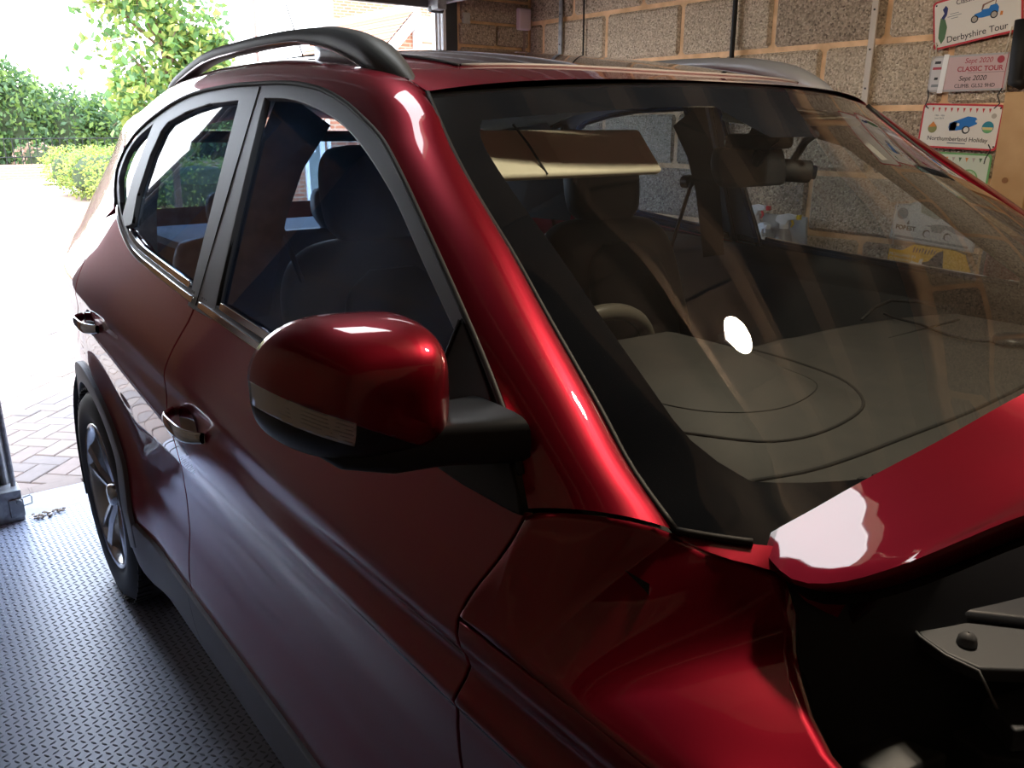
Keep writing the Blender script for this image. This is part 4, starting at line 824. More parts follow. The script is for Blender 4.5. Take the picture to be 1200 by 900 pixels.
# ---- rally plates
class Plate:
    def __init__(s, label, cx, cz, w, h, rot=0, rim=pred, base=pw_, y=1.568, outline=None, r=.012, name='rally_plate'):
        s.root = empty(name, (cx, y, cz), label=label, cat='sign', group='rally plates hung on the wall'); s.root.rotation_euler.y = -rot; s.w, s.h = w, h
        o = outline or s.rr(w, h, r)
        MB().prism(o, lambda a, b, hh: (a, -hh, b), 0, .002).build('plate', rim, s.root)
        k = 1-.012/h; kx = 1-.012/w
        MB().prism([(a*kx, b*k) for a, b in o], lambda a, b, hh: (a, -hh, b), .002, .0026).build('face', base, s.root)
    def rr(s, w, h, r): 
        out = []
        for cx, cy, a0 in ((w/2-r, h/2-r, 0), (-w/2+r, h/2-r, 90), (-w/2+r, -h/2+r, 180), (w/2-r, -h/2+r, 270)):
            out += [(cx+r*math.cos(math.radians(a0+a)), cy+r*math.sin(math.radians(a0+a))) for a in (0, 30, 60, 90)]
        return out
    def poly(s, P, m_, nm='printed_shape', d=.0030): 
        MB().prism(P, lambda a, b, hh: (a, -hh, b), .0026, d).build(nm, m_, s.root)
    def disc(s, x, z, r, m_, nm='printed_disc', d=.0031): s.poly([(x+r*math.cos(a), z+r*math.sin(a)) for a in np.linspace(0, 2*math.pi, 21)[:-1]], m_, nm, d)
    def text(s, t, x, z, size, m_=pblk, rot=0, align='CENTER', ex=0, shear=0):
        c = bpy.data.curves.new('lettering', 'FONT'); c.body = t; c.size = size; c.align_x = align; c.align_y = 'CENTER'; c.extrude = .0002; c.materials.append(m_); c.offset = ex; c.shear = shear
        o = link('lettering', c, s.root); o.location = (x, -.0032, z); o.rotation_euler = (math.pi/2, -rot, 0)
    def hole(s, x, z): s.disc(x, z, .0028, pblk, 'hole', .0033)
    def car(s, x, z, k, m_, old=True):
        P = lambda L_: [(x+a*k, z+b*k) for a, b in L_]
        if old:
            s.poly(P([(-.9,.0),(-.85,.25),(-.35,.32),(-.3,.45),(.2,.42),(.3,.6),(.75,.62),(.9,.35),(.85,.0),(.4,-.12),(-.3,-.12)]), m_, 'printed_car')
            s.poly(P([(-.35,.42),(-.25,.80),(.75,.98),(.78,.92),(-.12,.72),(-.25,.42)]), prn('brown', (.22, .10, .06)), 'printed_hood')
            s.poly(P([(.70,.92),(.76,.92),(.68,.6),(.62,.6)]), prn('brown', (.22, .10, .06)), 'printed_hood')
            for cx in (-.85, .55): s.disc(x+cx*k, z-.10*k, .27*k, pblk, 'printed_wheel'); s.disc(x+cx*k, z-.10*k, .19*k, prn('stone', (.45, .40, .33)), 'printed_wheel', .0034)
        else:
            s.poly(P([(-1,.0),(-.95,.32),(-.6,.45),(-.2,.62),(.25,.80),(.8,.74),(1.0,.55),(.95,.30),(.55,.10),(.1,-.10),(-.4,-.18),(-.9,-.22)]), m_, 'printed_car')
            s.poly(P([(-.95,-.2),(-.5,-.2),(-.35,.35),(-.75,.40),(-.95,.2)]), prn('silver', (.55, .58, .62)), 'printed_grille')
            s.disc(x+.25*k, z-.12*k, .27*k, pblk, 'printed_wheel'); s.disc(x+.27*k, z-.11*k, .18*k, pw_, 'printed_wheel', .0034)
            s.disc(x-.35*k, z+.22*k, .11*k, pw_, 'printed_lamp', .0034); s.disc(x+.93*k, z+.5*k, .10*k, pw_, 'printed_lamp', .0034)
p = Plate('rally plate with red rim, topmost of the column, only its lower edge in view', 1.345, 1.967, .27, .13, .10)
p = Plate('red rimmed plate reading Derbyshire Tour with a blue vintage car', 1.338, 1.826, .275, .15, .16)
p.text('Classic Car Tour', .01, .055, .021); p.text('Derbyshire Tour', .0, -.052, .0275); p.car(.030, -.005, .042, pblue, True)
p.poly([(-.105,.045),(-.095,.055),(-.088,.045),(-.092,.025),(-.103,.012),(-.110,.02),(-.100,.032)], prn('navy', (.02, .03, .14)), 'printed_peacock'); p.poly([(-.112,.02),(-.098,.014),(-.092,-.012),(-.100,-.045),(-.112,-.060),(-.121,-.040),(-.118,-.01)], prn('peacock_green', (.08, .17, .07)), 'printed_peacock')
[p.poly([(-.068-w_, z_), (-.068+w_, z_), (-.068+w_, z_-.0018), (-.068-w_, z_-.0018)], prn('mid_grey', (.22, .24, .25)), 'printed_line') for w_, z_ in ((.014, .026), (.022, .019), (.011, .012))]; p.poly([(.088,.040),(.100,.050),(.106,.044),(.118,.046),(.106,.038),(.098,.042)], prn('peacock_green', (.08, .17, .07)), 'printed_bird'); p.poly([(.070,-.016),(.073,-.004),(.080,-.006),(.078,-.017)], prn('orange', (.7, .25, .05)), 'printed_mark')
for x_ in (-.125, .125): 
    for z_ in (-.062, .062): p.hole(x_, z_)
p = Plate('pinkish plate reading Sept 2020 CLASSIC TOUR with a white tape strip', 1.337, 1.656, .25, .112, 0, rim=prn('grey', (.45, .43, .42)), base=prn('pale_pink', (.62, .45, .44)), r=.004)
dr = prn('dark_red', (.42, .05, .07))
p.text('Sept 2020', .030, .036, .0215, dr, shear=.2); p.text('CLASSIC TOUR', .037, .011, .021, dr, ex=.0004); p.text('Sept 2020', .018, -.017, .0215, shear=.2); p.text('CLIMB. GL52 9HD', .028, -.040, .0165)
p.disc(.098, .036, .011, dr); p.poly([(.0,.0),(.115,.0),(.115,-.0008),(.0,-.0008)], pblk)
p.poly([(-.119,.05),(-.075,.05),(-.084,-.05),(-.119,-.05)], prn('pale', (.60, .58, .57)), 'ticket', .0031); [p.poly([(-.100-w_, z_+.004), (-.100+w_, z_+.004), (-.101+w_, z_-.004), (-.101-w_, z_-.004)], m_, 'printed_line', .0033) for w_, z_, m_ in ((.010, .036, pblk), (.015, .018, dr), (.006, -.014, pblk), (.013, -.036, prn('mid_grey', (.22, .24, .25))))]
p.poly([(-.083,.060),(-.066,.060),(-.073,-.060),(-.091,-.060)], prn('bright_white', (.92, .92, .90)), 'tape', .0038); p.poly([(.1175,.055),(.1195,.055),(.1155,-.055),(.1135,-.055)], dr)
p = Plate('red rimmed plate reading Northumberland Holiday with a blue roadster', 1.336, 1.490, .262, .142, -.035)
for i in range(10): x_ = -.095+i*.0205; p.poly([(x_-.004,.058),(x_+.004,.058),(x_,.044)], pred, 'printed_bunting')
p.text('Northumberland Holiday', .0, -.040, .0195); p.poly([(-.030,-.051),(.030,-.051),(.030,-.0545),(-.030,-.0545)], prn('mid_grey', (.22, .24, .25)), 'printed_line'); p.car(.012, -.004, .046, pblue, False)
p.text('14th - 18th', -.070, .033, .0075, prn('mid_grey', (.22, .24, .25))); p.text('June 2019', -.070, .024, .0075, prn('mid_grey', (.22, .24, .25))); p.disc(-.088, -.008, .015, prn('olive', (.25, .25, .08))); p.poly([(-.103,-.005),(-.088,.014),(-.074,-.002)], prn('orange', (.7, .25, .05)), 'printed_castle', .0034)
p.disc(.092, .001, .0185, prn('teal', (.02, .22, .30))); p.poly([(.075,.001),(.109,.001),(.107,-.007),(.077,-.007)], prn('sand', (.70, .60, .25)), 'printed_field', .0034); p.poly([(.077,-.007),(.107,-.007),(.100,-.016),(.084,-.016)], pgrn, 'printed_field', .0034); p.disc(.105, .036, .008, prn('stone', (.45, .40, .33)))
for x_ in (-.121, .121):
    for z_ in (-.058, .060): p.hole(x_, z_)
p = Plate('green rimmed pale plate with a green dial hanging under the Northumberland plate', 1.335, 1.335, .24, .145, -.02, rim=pgrn, base=prn('pale_green', (.62, .68, .55)))
for i in range(9): x_ = -.09+i*.022; p.poly([(x_-.005,.058),(x_+.005,.058),(x_,.044)], prn(['orange', 'stone', 'peacock_green'][i % 3], (.5, .3, .2)), 'printed_bunting')
p.disc(.055, -.010, .032, pgrn); p.disc(.055, -.010, .028, prn('pale_green2', (.50, .62, .42)), d=.0034)
for i in range(12): a = i*math.pi/6; p.poly([(.055+.026*math.cos(a)-.001, -.010+.026*math.sin(a)), (.055+.026*math.cos(a)+.001, -.010+.026*math.sin(a)), (.055+.018*math.cos(a), -.010+.018*math.sin(a))], pgrn, 'printed_tick', .0037)
fo = [(-.148,-.075),(.15,-.075),(.15,.03),(.10,.05),(.05,.085),(-.06,.085),(-.095,.052),(-.148,.050)]
p = Plate('white shaped plate reading FOREST with a grey picture of an old car', 1.300, 1.172, .298, .16, -.06, rim=prn('grey_rim', (.42, .42, .38)), base=prn('greyish_white', (.58, .59, .54)), outline=fo)
p.disc(-.115, .018, .020, prn('mid_grey', (.22, .24, .25))); p.text('FOREST', -.095, -.030, .021, ex=.0008); p.poly([(-.13,-.058),(.13,-.058),(.13,-.066),(-.13,-.066)], prn('mid_grey', (.22, .24, .25)))
p.poly([(-.06,.075),(.04,.075),(.12,.03),(.09,.0),(.05,.02),(.0,.015),(-.05,.03)], prn('grey_green', (.30, .32, .24)), 'printed_trees')
for x_ in (-.018, .055): p.disc(x_, -.038, .013, pblk, 'printed_wheel'); p.disc(x_+.003, -.040, .0105, prn('pale', (.60, .58, .57)), 'printed_wheel', .0034)
p.poly([(-.025,-.012),(.02,.0),(.09,-.005),(.12,-.03),(.07,-.022),(.045,-.012),(.03,-.030),(.0,-.030),(-.01,-.014)], prn('mid_grey', (.22, .24, .25)), 'printed_car'); p.poly([(-.088,.0),(-.084,-.016),(-.094,-.016)], pblk)
p.hole(-.138, .04); p.hole(-.138, -.06)
yo = [(-.148,-.075),(.14,-.075),(.147,.0),(.12,.052),(.08,.062),(-.06,.062),(-.085,.045),(-.10,.035),(-.148,.035)]
p = Plate('yellow shaped plate reading IN CORNWALL with a black map and white cross', 1.300, 1.030, .295, .14, -.04, rim=pyel, base=pyel, outline=yo)
p.text('MORGANS IN', -.095, .018, .016, pw_); p.text('CORNWALL', -.098, .002, .016, pw_); [p.poly([(-.058+i_*.0105, .054-(i_%3)*.003), (-.052+i_*.0105, .054-(i_%2)*.003), (-.056+i_*.0105, .034+(i_%4)*.002), (-.061+i_*.0105, .034)], prn('brown', (.22, .10, .06)), 'printed_stroke') for i_ in range(8)]
p.poly([(-.11,-.045),(-.085,-.030),(-.05,-.022),(-.03,.002),(.0,.012),(.025,.045),(.045,.055),(.055,-.012),(.03,-.018),(.0,-.022),(-.04,-.05),(-.07,-.060),(-.10,-.062)], pblk, 'printed_map')
p.poly([(-.030,.015),(-.018,.018),(-.030,-.050),(-.045,-.050)], pw_, 'printed_cross', .0034); p.poly([(-.065,-.008),(-.060,.004),(.052,-.012),(.052,-.026)], pw_, 'printed_cross', .0036)
p.disc(.022, -.045, .018, pred, d=.0034); p.disc(.022, -.038, .012, pw_, d=.0037); p.disc(.085, -.052, .018, pblue, d=.0034); p.disc(.085, -.052, .011, prn('stone', (.45, .40, .33)), d=.0037)
# ties between plates
def tie(P, m_, lab): MB().tube(P, .0018, 6).build('cord_tie', m_, smooth=True, label=lab, cat='cord')
cordw = prn('cord_cream', (.70, .62, .50))
tie([(1.213,1.566,1.755),(1.206,1.560,1.73),(1.207,1.560,1.71),(1.217,1.564,1.700),(1.226,1.564,1.72),(1.222,1.564,1.755)], cordw, 'cream cord loop tying the left corner of the Derbyshire plate to the plate below')
tie([(1.452,1.564,1.785),(1.450,1.560,1.74),(1.444,1.562,1.705)], cordw, 'cream cord tying the right corner of the Derbyshire plate to the plate below')
tie([(1.215,1.565,1.606),(1.222,1.562,1.585),(1.216,1.560,1.560),(1.228,1.560,1.548)], pblk, 'black wire tie at the left above the Northumberland plate')
tie([(1.452,1.565,1.606),(1.444,1.560,1.585),(1.455,1.560,1.560),(1.440,1.560,1.545)], pblk, 'black wire tie at the right above the Northumberland plate')
tie([(1.440,1.562,1.435),(1.452,1.556,1.42),(1.440,1.556,1.39),(1.436,1.562,1.375)], pblk, 'black wire tie between the Northumberland plate and the green one')
tie([(1.165,1.560,1.235),(1.160,1.556,1.17),(1.168,1.560,1.085)], cordw, 'cream cord down the left edge of the FOREST plate')
# ---- shelf with spray bottles
sh = empty('wall_shelf', (.65, 1.49, .93), label='narrow wooden shelf on the far wall carrying the spray bottles', cat='shelf')
rel(sh, MB().bbox((.30, 1.40, .91), (1.02, 1.578, .928)), 'board', wood, bevel=.002)
for x_ in (.38, .94): rel(sh, MB().bbox((x_-.01, 1.42, .80), (x_+.01, 1.578, .91)), 'bracket', galv)
def bottle(lab, x, y, h, body, head, noz, w=.040, ang=0, skirt=None):
    b = empty('spray_bottle', (x, y, .9285), rz=ang, label=lab, cat='spray bottle', group='bottles on the wall shelf')
    prof = [(.001, 0), (w*.95, .002), (w, .012), (w, h*.55), (w*.85, h*.68), (w*.42, h*.78), (.014, h*.80)]
    MB().lathe(prof, (0, 0, 0), n=20).build('bottle_body', body, b, smooth=True)
    MB().cyl((0, 0, h*.78), (0, 0, h*.85), .017, 16).build('collar', skirt or head, b)
    hd = MB().prism([(-.035, 0), (-.030, .020), (.010, .030), (.045, .026), (.052, .012), (.020, .004), (.012, -.014), (-.010, -.014)], lambda a, c, k: (a, k, h*.90+c), -.011, .011); hd.build('spray_head', head, b, bevel=.004)
    MB().box((.058, 0, h*.90+.018), (.014, .018, .018)).build('nozzle', noz, b, bevel=.002); MB().tube([(.03, 0, h*.90+.006), (.036, 0, h*.86), (.028, 0, h*.81)], [.005, .005, .003], 8).build('trigger', noz, b)
wpl = mat('white_bottle_plastic', (.80, .82, .84), .35); pk = mat('pink_plastic', (.75, .04, .20), .35); gy = mat('grey_bottle', (.30, .30, .32), .35); rdp = mat('red_plastic', (.60, .03, .05), .35); yl = mat('yellow_plastic', (.85, .60, .03), .4)
bottle('clear bottle with pink collar and black spray head, leftmost on the shelf', .535, 1.50, .255, mat('pinkish_bottle', (.75, .60, .66), .25), blackpl, blackpl, .038, 0, pk)
bottle('tall white spray bottle with red nozzle beside the pink-collared one', .624, 1.478, .262, wpl, wpl, rdp, .042, .1)
bottle('grey spray bottle with white head and yellow nozzle, rightmost on the shelf', .770, 1.47, .235, gy, wpl, yl, .036, .15)
bottle('short white spray bottle with round shoulders at the front of the shelf', .702, 1.430, .195, wpl, mat('white_cap', (.70, .74, .78), .4), wpl, .040, -.6)
bd = MB().box((.72, 1.553, 1.042), (.20, .012, .225), Matrix.Rotation(.10, 3, 'X')).build('leaning_panel', mat('pale_board', (.42, .43, .42), .6), label='grey flat panel leaning on the wall behind the spray bottles', cat='panel')

# ================================================================== outside
# herringbone driveway
ground = MB().bbox((-45, -30, -.20), (-1.071, 30, -.062)).build('ground_soil', mat('ground_sand', (.34, .29, .24), .95), kind='structure'); ground.name = 'ground'
dv = empty('driveway', (0, 0, 0), kind='structure')
pm = [mat('paver_%d' % i, c, .85, noise=(20, tuple(a*.82 for a in c), .3, .7), bump=(120, .25, .002)) for i, c in enumerate([(.205, .155, .125), (.235, .185, .15), (.185, .15, .13), (.22, .165, .135)])]
def pave(m_):
    b = bmesh.new(); bmesh.ops.create_cube(b, size=1)
    for v in b.verts: v.co.x *= .196; v.co.y *= .096; v.co.z *= .06
    bmesh.ops.bevel(b, geom=[e for e in b.edges if all(v.co.z > 0 for v in e.verts)], offset=.004, segments=1, affect='EDGES')
    me = bpy.data.meshes.new('paver'); b.to_mesh(me); b.free(); me.materials.append(m_); return me
pms = [pave(m_) for m_ in pm]; L_, Wd = .2, .1; ca = math.cos(math.radians(45)); cells = []
for i in range(-260, 260):
    for j in range(-260, 260):
        # herringbone lattice of 100 mm cells: horizontal block at cells with (i-j)%4==0 , vertical with (i-j)%4==2
        k = (i-j) % 4
        if k == 0: cx, cy, a = (i+1)*.1, (j+.5)*.1, 0
        elif k == 3: cx, cy, a = (i+.5)*.1, (j+1)*.1, 90
        else: continue
        if k == 3: cx, cy = (i+.5)*.1, (j+1.0)*.1
        X = -8+cx*ca-cy*ca; Y = cx*ca+cy*ca
        if -15 < X < -1.16 and -2.2 < Y < 3.2: cells.append((X, Y, a))
near = [c for c in cells if c[0] > -7.5 and c[1] < .35+(-c[0]-1)*.03 and c[1] > -1.35]; near.sort(key=lambda c: (c[0]-2.75)**2+(c[1]+1.35)**2); nset = set(near[:300])
for (X, Y, a) in near[:300]:
    o = link('paver', pms[rng.randint(4)], dv); o.location = (X, Y, -.034+rng.randn()*.0012); o.rotation_euler.z = math.radians(45+a)
mb = MB()
for c in cells:
    if c in nset: continue
    w = math.radians(45+c[2]); R_ = Matrix.Rotation(w, 3, 'Z'); z_ = -.0035+rng.randn()*.001; P = [R_ @ Vector(q) for q in [(-.098,-.048,0),(.098,-.048,0),(.098,.048,0),(-.098,.048,0)]]
    mb.add([(c[0]+q.x, c[1]+q.y, z_) for q in P]+[(c[0]+q.x*1.02, c[1]+q.y*1.03, z_-.03) for q in P], [(0,1,2,3),(0,4,5,1),(1,5,6,2),(2,6,7,3),(3,7,4,0)])
mb.build('distant_pavers', pm[1], dv, fix=False, kind='stuff')
y = -1.5
edge_me = pave(pm[0])
while y < 1.6:
    o = link('paver', edge_me, dv); o.location = (-1.115, y, -.033); o.rotation_euler.z = math.pi/2; o.scale = (.99, .92, 1); y += .2
MB().bbox((-34, -14, -.058), (-15.0, 2.4, -.006)).build('road_surface', mat('pale_asphalt', (.46, .43, .40), .9), dv)
MB().bbox((-15.0, -14, -.058), (-1.1, -2.2, -.008)).build('drive_apron', brickmat('apron_pavers', (.46, .36, .29), (.40, .32, .27), (.28, .24, .21), .2, .1, 'xy', .006), dv)
MB().bbox((-15.0, 3.2, -.058), (-1.1, 14, -.008)).build('drive_apron', MT['apron_pavers'], dv)
# kerb edging along the planting bed
ke = empty('kerb_edging', (0, 0, 0), kind='structure'); P = catmull([(-18.8,1.55,0),(-17.2,1.40,0),(-14.5,1.35,0),(-12,1.42,0),(-9.4,1.30,0),(-7.0,1.25,0)], 80)
kme = blockmesh('kerb_stone', .40, .10, .14, concrete, .01)
d = np.r_[0, np.cumsum(np.linalg.norm(np.diff(P, axis=0), axis=1))]
for t in np.arange(.2, d[-1], .42):
    i = min(np.searchsorted(d, t), 79); q = P[i]; tg = P[i]-P[max(i-1, 0)]; o = link('kerb_stone', kme, ke); o.location = (q[0], q[1], .0); o.rotation_euler.z = math.atan2(tg[1], tg[0])
MB().add([(q[0], q[1]+.05, .03) for q in P]+[(q[0], 4.6, .06) for q in P], grid_faces(2, 80)).build('planting_soil', mat('soil_brown', (.30, .20, .15), .95, bump=(8, 1, .05)), ke)
# ---- leaf scatter
def leaves(nm, pts, size, mats_, par, nrm=None, asp=.55, kind='stuff'):
    n = len(pts); a = rng.rand(n, 3)*2*np.pi; u = rng.randn(n, 3); u /= np.linalg.norm(u, axis=1)[:, None]; w = rng.randn(n, 3)
    if nrm is not None: w = w*.7+nrm
    v = np.cross(u, w); v /= np.linalg.norm(v, axis=1)[:, None]+1e-9; s = size*(.7+.6*rng.rand(n))[:, None]; P = np.asarray(pts)
    ww = np.cross(u, v)
    V = np.empty((n, 4, 3)); V[:, 0] = P-u*s*.5; V[:, 1] = P+v*s*asp*.5+ww*s*.05; V[:, 2] = P+u*s*.55; V[:, 3] = P-v*s*asp*.5+ww*s*.05
    F = (np.array([(0, 1, 2), (0, 2, 3)])[None]+np.arange(n)[:, None, None]*4).reshape(-1, 3)
    me = bpy.data.meshes.new(nm); me.vertices.add(n*4); me.vertices.foreach_set('co', V.ravel()); me.loops.add(len(F)*3); me.loops.foreach_set('vertex_index', F.ravel())
    me.polygons.add(len(F)); me.polygons.foreach_set('loop_start', np.arange(len(F))*3)
    for m_ in mats_: me.materials.append(m_)
    me.polygons.foreach_set('material_index', np.repeat(rng.randint(0, len(mats_), n), 2)); me.update(calc_edges=True)
    return link(nm, me, par, kind=kind)
def leafm(nm, c):
    m = mat(nm, c, .55)
    if 'tl' not in m.node_tree.nodes:
        nt = m.node_tree; t = nt.nodes.new('ShaderNodeBsdfTranslucent'); t.name = 'tl'; t.inputs[0].default_value = (*[min(1, a*1.3) for a in c], 1); x = nt.nodes.new('ShaderNodeMixShader'); x.inputs[0].default_value = .4
        nt.links.new(nt.nodes['Principled BSDF'].outputs[0], x.inputs[1]); nt.links.new(t.outputs[0], x.inputs[2]); nt.links.new(x.outputs[0], nt.nodes['Material Output'].inputs[0])
    return m
gl_ = [leafm('leaf_yellow_green', (.26, .30, .05)), leafm('leaf_lime', (.32, .34, .07)), leafm('leaf_fresh_green', (.15, .23, .05))]
gd_ = [leafm('leaf_mid_green', (.09, .16, .05)), leafm('leaf_dark_green', (.055, .11, .04)), leafm('leaf_fresh_green', (.15, .23, .05))]
gt_ = [leafm('tree_leaf_light', (.15, .25, .05)), leafm('tree_leaf_mid', (.085, .17, .05)), leafm('tree_leaf_yellow', (.27, .31, .07))]
brown = mat('twig_brown', (.16, .10, .06), .9)
def blobpts(c, r, n, e=.8):
    d = rng.randn(n, 3); d /= np.linalg.norm(d, axis=1)[:, None]; d = np.sign(d)*np.abs(d)**e; k = (.80+.25*rng.rand(n))[:, None]
    k = k*(1+.08*np.sin(d[:, :1]*9+d[:, 1:2]*7+c[0]))
    P = np.array(c)+d*np.array(r)*k; return P[P[:, 2] > .05], d[P[:, 2] > .05]
def bush(nm, lab, cat_, blobs, n, size, ms, grp=None, stems=True, core=True):
    x, y = blobs[0][0][:2]; root = empty(nm, (x, y, 0), label=lab, cat=cat_, group=grp); P, D = zip(*[blobpts(c, r, int(n*r[0]*r[2])) for c, r in blobs]); P = np.concatenate(P)-np.array((x, y, 0)); D = np.concatenate(D)
    leaves('foliage', P, size, ms, root, D)
    if stems:
        sm = MB()
        for c, r in blobs:
            for k in range(4): a = rng.rand()*6.28; sm.tube([(c[0]-x+.15*math.cos(a), c[1]-y+.15*math.sin(a), 0), (c[0]-x+r[0]*.5*math.cos(a), c[1]-y+r[1]*.5*math.sin(a), c[2])], [.02, .008], 5)
        sm.build('stems', brown, root)
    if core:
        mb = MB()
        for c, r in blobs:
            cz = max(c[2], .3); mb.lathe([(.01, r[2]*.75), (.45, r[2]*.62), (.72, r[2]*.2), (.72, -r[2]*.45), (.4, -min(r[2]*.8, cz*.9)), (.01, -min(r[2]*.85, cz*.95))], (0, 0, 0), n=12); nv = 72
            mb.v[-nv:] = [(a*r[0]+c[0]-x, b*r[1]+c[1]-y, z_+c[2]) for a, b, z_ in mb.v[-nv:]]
        mb.build('inner_shade_core', mat('inner_shade_green', (.045, .06, .025), .95), root)  # solid core, coloured dark as the shade inside the hedge
    return root
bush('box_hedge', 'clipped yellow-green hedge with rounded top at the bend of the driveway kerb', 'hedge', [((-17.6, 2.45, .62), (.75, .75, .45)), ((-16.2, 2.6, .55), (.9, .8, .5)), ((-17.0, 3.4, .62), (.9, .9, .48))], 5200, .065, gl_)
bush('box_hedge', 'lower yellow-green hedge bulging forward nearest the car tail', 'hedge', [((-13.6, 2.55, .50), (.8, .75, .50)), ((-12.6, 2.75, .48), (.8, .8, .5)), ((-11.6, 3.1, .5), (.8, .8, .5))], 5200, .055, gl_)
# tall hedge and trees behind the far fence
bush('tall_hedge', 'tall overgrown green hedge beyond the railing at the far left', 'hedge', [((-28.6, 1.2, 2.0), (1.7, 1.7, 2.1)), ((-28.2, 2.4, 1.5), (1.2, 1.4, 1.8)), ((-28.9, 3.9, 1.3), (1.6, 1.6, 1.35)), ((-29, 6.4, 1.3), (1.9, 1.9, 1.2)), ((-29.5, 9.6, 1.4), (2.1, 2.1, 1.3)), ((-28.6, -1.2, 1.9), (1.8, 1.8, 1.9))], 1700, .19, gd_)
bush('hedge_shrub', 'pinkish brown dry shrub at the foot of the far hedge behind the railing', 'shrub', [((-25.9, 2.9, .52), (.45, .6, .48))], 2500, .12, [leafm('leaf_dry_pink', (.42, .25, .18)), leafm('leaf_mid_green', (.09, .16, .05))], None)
# low wall, grass verge and railing in front of the shrubs
lw = empty('low_wall', (0, 0, 0), kind='structure')
MB().bbox((-25.2, -12, 0), (-24.9, 14, .42)).build('brick_course', brickmat('low_wall_brick', (.42, .22, .14), (.36, .19, .13), (.45, .38, .32), .22, .075, 'yz', .008), lw)
MB().bbox((-24.9, -12, -.03), (-23.0, 14, .02)).build('grass_verge', mat('dry_grass', (.50, .42, .22), .95, noise=(3, (.36, .38, .14), .35, .65)), lw)
fe = empty('railing_fence', (-25.05, 0, .42), label='low dark metal railing along the far wall in front of the hedge', cat='railing')
for z_ in (.62, 1.12): rel(fe, MB().tube([(-25.05, -6, z_), (-25.05, 12, z_)], .015, 6), 'rail', blackm)
for i in range(90): rel(fe, MB().bbox((-25.06, -6+i*.2, .42), (-25.04, -5.98+i*.2, 1.14)), 'baluster', blackm)
# broad-leaved young tree
tx, ty = -8.6, 1.85
tree = empty('leafy_tree', (tx, ty, 0), label='young tree with large bright green leaves standing beyond the car roof', cat='tree')
MB().tube([(0,0,0),(.03,.02,.9),(-.02,.05,1.8),(.05,.02,2.6),(.0,.1,3.4),(.05,.05,4.3)], [.05,.045,.035,.028,.018,.006], 8).build('trunk', brown, tree, smooth=True)
cl = []; bmb = MB()
CR = [((0,-.10,2.35),(.62,.62,.62)), ((.1,.35,1.95),(.55,.45,.45)), ((0,-.25,2.95),(.60,.72,.42)), ((0,.35,2.75),(.6,.55,.55)), ((.1,-.35,1.75),(.4,.35,.35)), ((0,-.05,1.45),(.45,.50,.42)), ((0,.1,3.6),(.8,.9,.6)), ((.1,.55,2.3),(.35,.3,.35))]
for c, r in CR:
    for i in range(9):
        a = rng.rand()*6.28; e = rng.rand()*2-1; q = (c[0]+r[0]*.9*math.cos(a), c[1]+r[1]*.9*math.sin(a), c[2]+r[2]*e*.8); bmb.tube([(0, .04, max(.8, c[2]-.6)), (c[0]*.6+q[0]*.4, c[1]*.6+q[1]*.4, c[2]-.1), q], [.014, .008, .003], 5); 
        for t in np.linspace(.25, 1, 9): cl += [np.array((c[0]*.3+q[0]*t*.7+q[0]*.0, c[1]*.3+q[1]*t*.7+.3*q[1]*t*0, q[2]*t+(c[2]-.2)*(1-t)))+rng.randn(3)*.09 for _ in range(3)]
    P, D = blobpts(c, r, 260, 1); cl += list(P); P, D = blobpts(c, tuple(a*.7 for a in r), 140, 1); cl += list(P)
for i in range(5): 
    q = np.array((0, -.9-.12*i, 3.02+.08*i)); cl += [q+rng.randn(3)*.06 for _ in range(9)]
bmb.tube([(0, 0, 2.9), (0, -.7, 3.0), (0, -1.4, 3.3)], [.012, .006, .003], 5).tube([(0, -.3, 2.5), (0, -.85, 2.35), (0, -.98, 2.1)], [.010, .005, .002], 5)
for q0 in ((0,-.80,2.45),(0,-.88,2.38),(0,-.95,2.28),(0,-.98,2.12),(0,-.92,2.10)): cl += [np.array(q0)+rng.randn(3)*.04 for _ in range(4)]
bmb.build('branches', brown, tree)
cl = np.array(cl); order = np.argsort(-cl[:, 0]); lme = []
for m_ in gt_:
    s = .105; lme.append(mesh('leaf', [(0,0,0),(s*.30,s*.22,.004),(s*.75,s*.26,.0),(s,0,-.012),(s*.75,-s*.26,0),(s*.30,-s*.22,.004),(s*.5,0,-.010)], [(0,6,1),(1,6,2),(2,6,3),(3,6,4),(4,6,5),(5,6,0)], m_))
for i in order[:300]:
    o = link('leaf', lme[rng.randint(3)], tree); o.location = cl[i]; o.rotation_euler = (rng.randn()*.7, .5+rng.randn()*.5, rng.rand()*6.28)
leaves('foliage', cl[order[300:]], .11, gt_, tree, None, .62)
# street lamp column, far trees
MB().tube([(-18.4, 6.88, 0), (-18.35, 6.86, 2.5), (-18.4, 6.91, 6.2)], [.05, .04, .035], 10).build('lamp_post', mat('rust_brown_paint', (.20, .10, .08), .6), smooth=True, label='thin brown lamp column rising behind the roof rail', cat='lamp post')
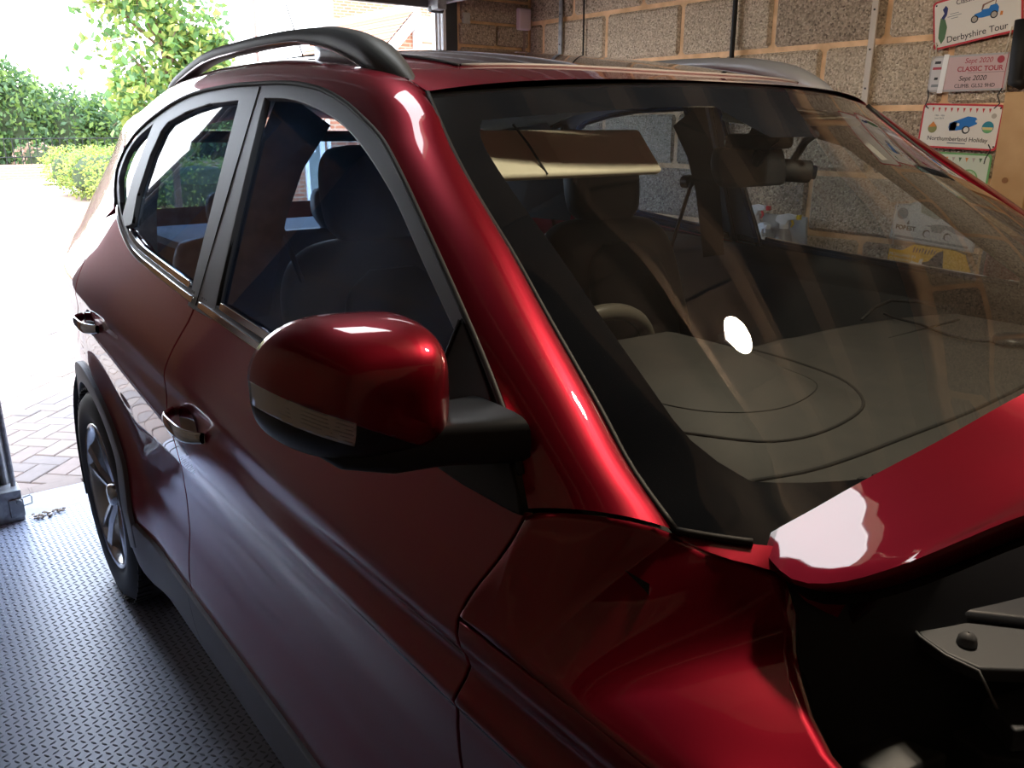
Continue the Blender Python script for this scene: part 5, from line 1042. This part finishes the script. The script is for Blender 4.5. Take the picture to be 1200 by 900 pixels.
# ---- neighbouring house with gable roof
BX, AY, AZ, RXE = -13.0, 8.06, 3.697, -17.0
hb = brickmat('house_brick', (.28, .095, .05), (.33, .13, .07), (.34, .25, .18), .225, .075, 'yz', .012)
hbs = brickmat('house_brick_side', (.28, .095, .05), (.33, .13, .07), (.34, .25, .18), .225, .075, 'xz', .012)
hs = empty('brick_house', (BX, AY, 0), label='orange brick gabled building with tiled roof and white bargeboard beyond the drive', cat='building')
eY, eZ = AY-1.75, AZ-1.75*1.0
rel(hs, MB().add([(BX, eY+.15, 0), (BX, AY+1.6, 0), (BX, AY+1.6, AZ-1.6), (BX, AY, AZ-.05), (BX, eY+.15, eZ+.05)], [(0,1,2,3,4)]), 'gable_wall', hb)
rel(hs, MB().add([(BX, eY+.15, 0), (RXE, eY+.15, 0), (RXE, eY+.15, eZ+.1), (BX, eY+.15, eZ+.1)], [(0,1,2,3)]), 'side_wall', hbs)
rm_ = mat('terracotta_tile', (.28, .12, .07), .8); nt_ = 26; trows = MB()
for i in range(nt_):
    t0, t1 = i/nt_, (i+1)/nt_; y0, z0 = eY-.15+(AY-eY+.15)*t0, eZ-.15+(AZ-eZ+.15)*t0; y1, z1 = eY-.15+(AY-eY+.15)*t1, eZ-.15+(AZ-eZ+.15)*t1
    rel(hs, MB().add([(BX+.12, y0, z0+.03), (RXE, y0, z0+.03), (RXE, y1, z1+.004), (BX+.12, y1, z1+.004), (BX+.12, y0, z0-.01), (RXE, y0, z0-.01)], [(0,1,2,3), (0,4,5,1)]), 'tile_course', [rm_, mat('terracotta_tile_pale', (.34, .17, .10), .8)][i % 2])
rel(hs, MB().add([(BX+.12, AY, AZ+.004), (RXE, AY, AZ+.004), (RXE, AY+2, AZ-2), (BX+.12, AY+2, AZ-2)], [(0,1,2,3)]), 'far_roof_slope', rm_)
rel(hs, MB().tube([(BX+.14, AY, AZ+.03), (RXE, AY, AZ+.03)], .10, 10), 'ridge_tiles', mat('ridge_grey', (.50, .46, .42), .8))
rel(hs, MB().add([(BX+.10, eY-.2, eZ-.22), (BX+.10, AY, AZ-.02), (BX+.10, AY, AZ-.30), (BX+.10, eY-.2, eZ-.48), (BX+.16, eY-.2, eZ-.22), (BX+.16, AY, AZ-.02), (BX+.16, AY, AZ-.30), (BX+.16, eY-.2, eZ-.48)], [(4,5,6,7),(0,1,5,4),(3,2,6,7),(0,3,7,4)]), 'bargeboard', whitep)
rel(hs, MB().bbox((BX+.02, AY-.02, 0), (BX+.18, AY+.09, AZ-.02)), 'corner_board', whitep)
for (y0, y1) in ((5.43, 5.60), (5.79, 5.96)):
    pass
cr = mat('cream_panel', (.72, .62, .46), .7)
rel(hs, MB().bbox((BX+.02, AY+.12, 0), (BX+.10, AY+.75, AZ-.1)), 'cream_panel', cr)
rel(hs, MB().bbox((BX+.09, AY+.10, AZ-.62), (BX+.12, AY+.75, AZ-.58)), 'panel_joint', brown)
# second brick house, upper floor showing above, ground floor seen through the car windows
h2 = empty('brick_house', (-19.2, 9, 0), label='taller orange brick house behind with white framed dark front door', cat='building')
rel(h2, MB().add([(-19.2, 7.0, 0), (-19.2, 15, 0), (-19.2, 15, 6.5), (-19.2, 7.0+2.05, 6.5), (-19.2, 9.05, 0)], [(0,1,2,3,4)]) if False else MB().add([(-19.2, 9.35, 0), (-19.2, 16, 0), (-19.2, 16, 7), (-19.2, 9.35, 7)], [(0,1,2,3)]), 'front_wall', hb)
h3 = empty('brick_annexe', (-12.2, 5.2, 0), label='low brick annexe with white framed dark door seen through the driver window', cat='building')
ax = -12.2
rel(h3, MB().bbox((ax-.2, 4.55, 0), (ax, 8.4, 1.62)), 'front_wall', hb)
def onx(y): return y
rel(h3, MB().bbox((ax, 5.20, 0), (ax+.05, 5.27, 1.60)), 'door_frame', whitep); rel(h3, MB().bbox((ax, 5.50, 0), (ax+.05, 5.60, 1.60)), 'door_frame', whitep)
rel(h3, MB().bbox((ax, 5.27, 0), (ax+.03, 5.50, 1.60)), 'door_leaf', mat('grey_green_paint', (.14, .17, .16), .5)); rel(h3, MB().bbox((ax+.03, 5.35, 1.02), (ax+.035, 5.42, 1.06)), 'letter_plate', whitep)
rel(h3, MB().bbox((ax, 5.66, 0), (ax+.06, 5.72, 1.60)), 'downpipe', whitep); rel(h3, MB().bbox((ax, 6.12, 1.2), (ax+.05, 6.18, 1.60)), 'downpipe', mat('grey_green_paint', (.14, .17, .16), .5))

# lettering becomes mesh
dg_ = bpy.context.evaluated_depsgraph_get()
for o in [o for o in C.objects if o.type == 'FONT']:
    me = bpy.data.meshes.new_from_object(o.evaluated_get(dg_)); me.name = 'lettering'; n = link('lettering', me, o.parent); n.location = o.location; n.rotation_euler = o.rotation_euler; bpy.data.objects.remove(o)
for i, o in enumerate([o for o in C.objects if o.name.startswith('lettering')]): o.name = 'lettering_tmp'
for o in [o for o in C.objects if o.name.startswith('lettering_tmp')]: o.name = 'lettering'
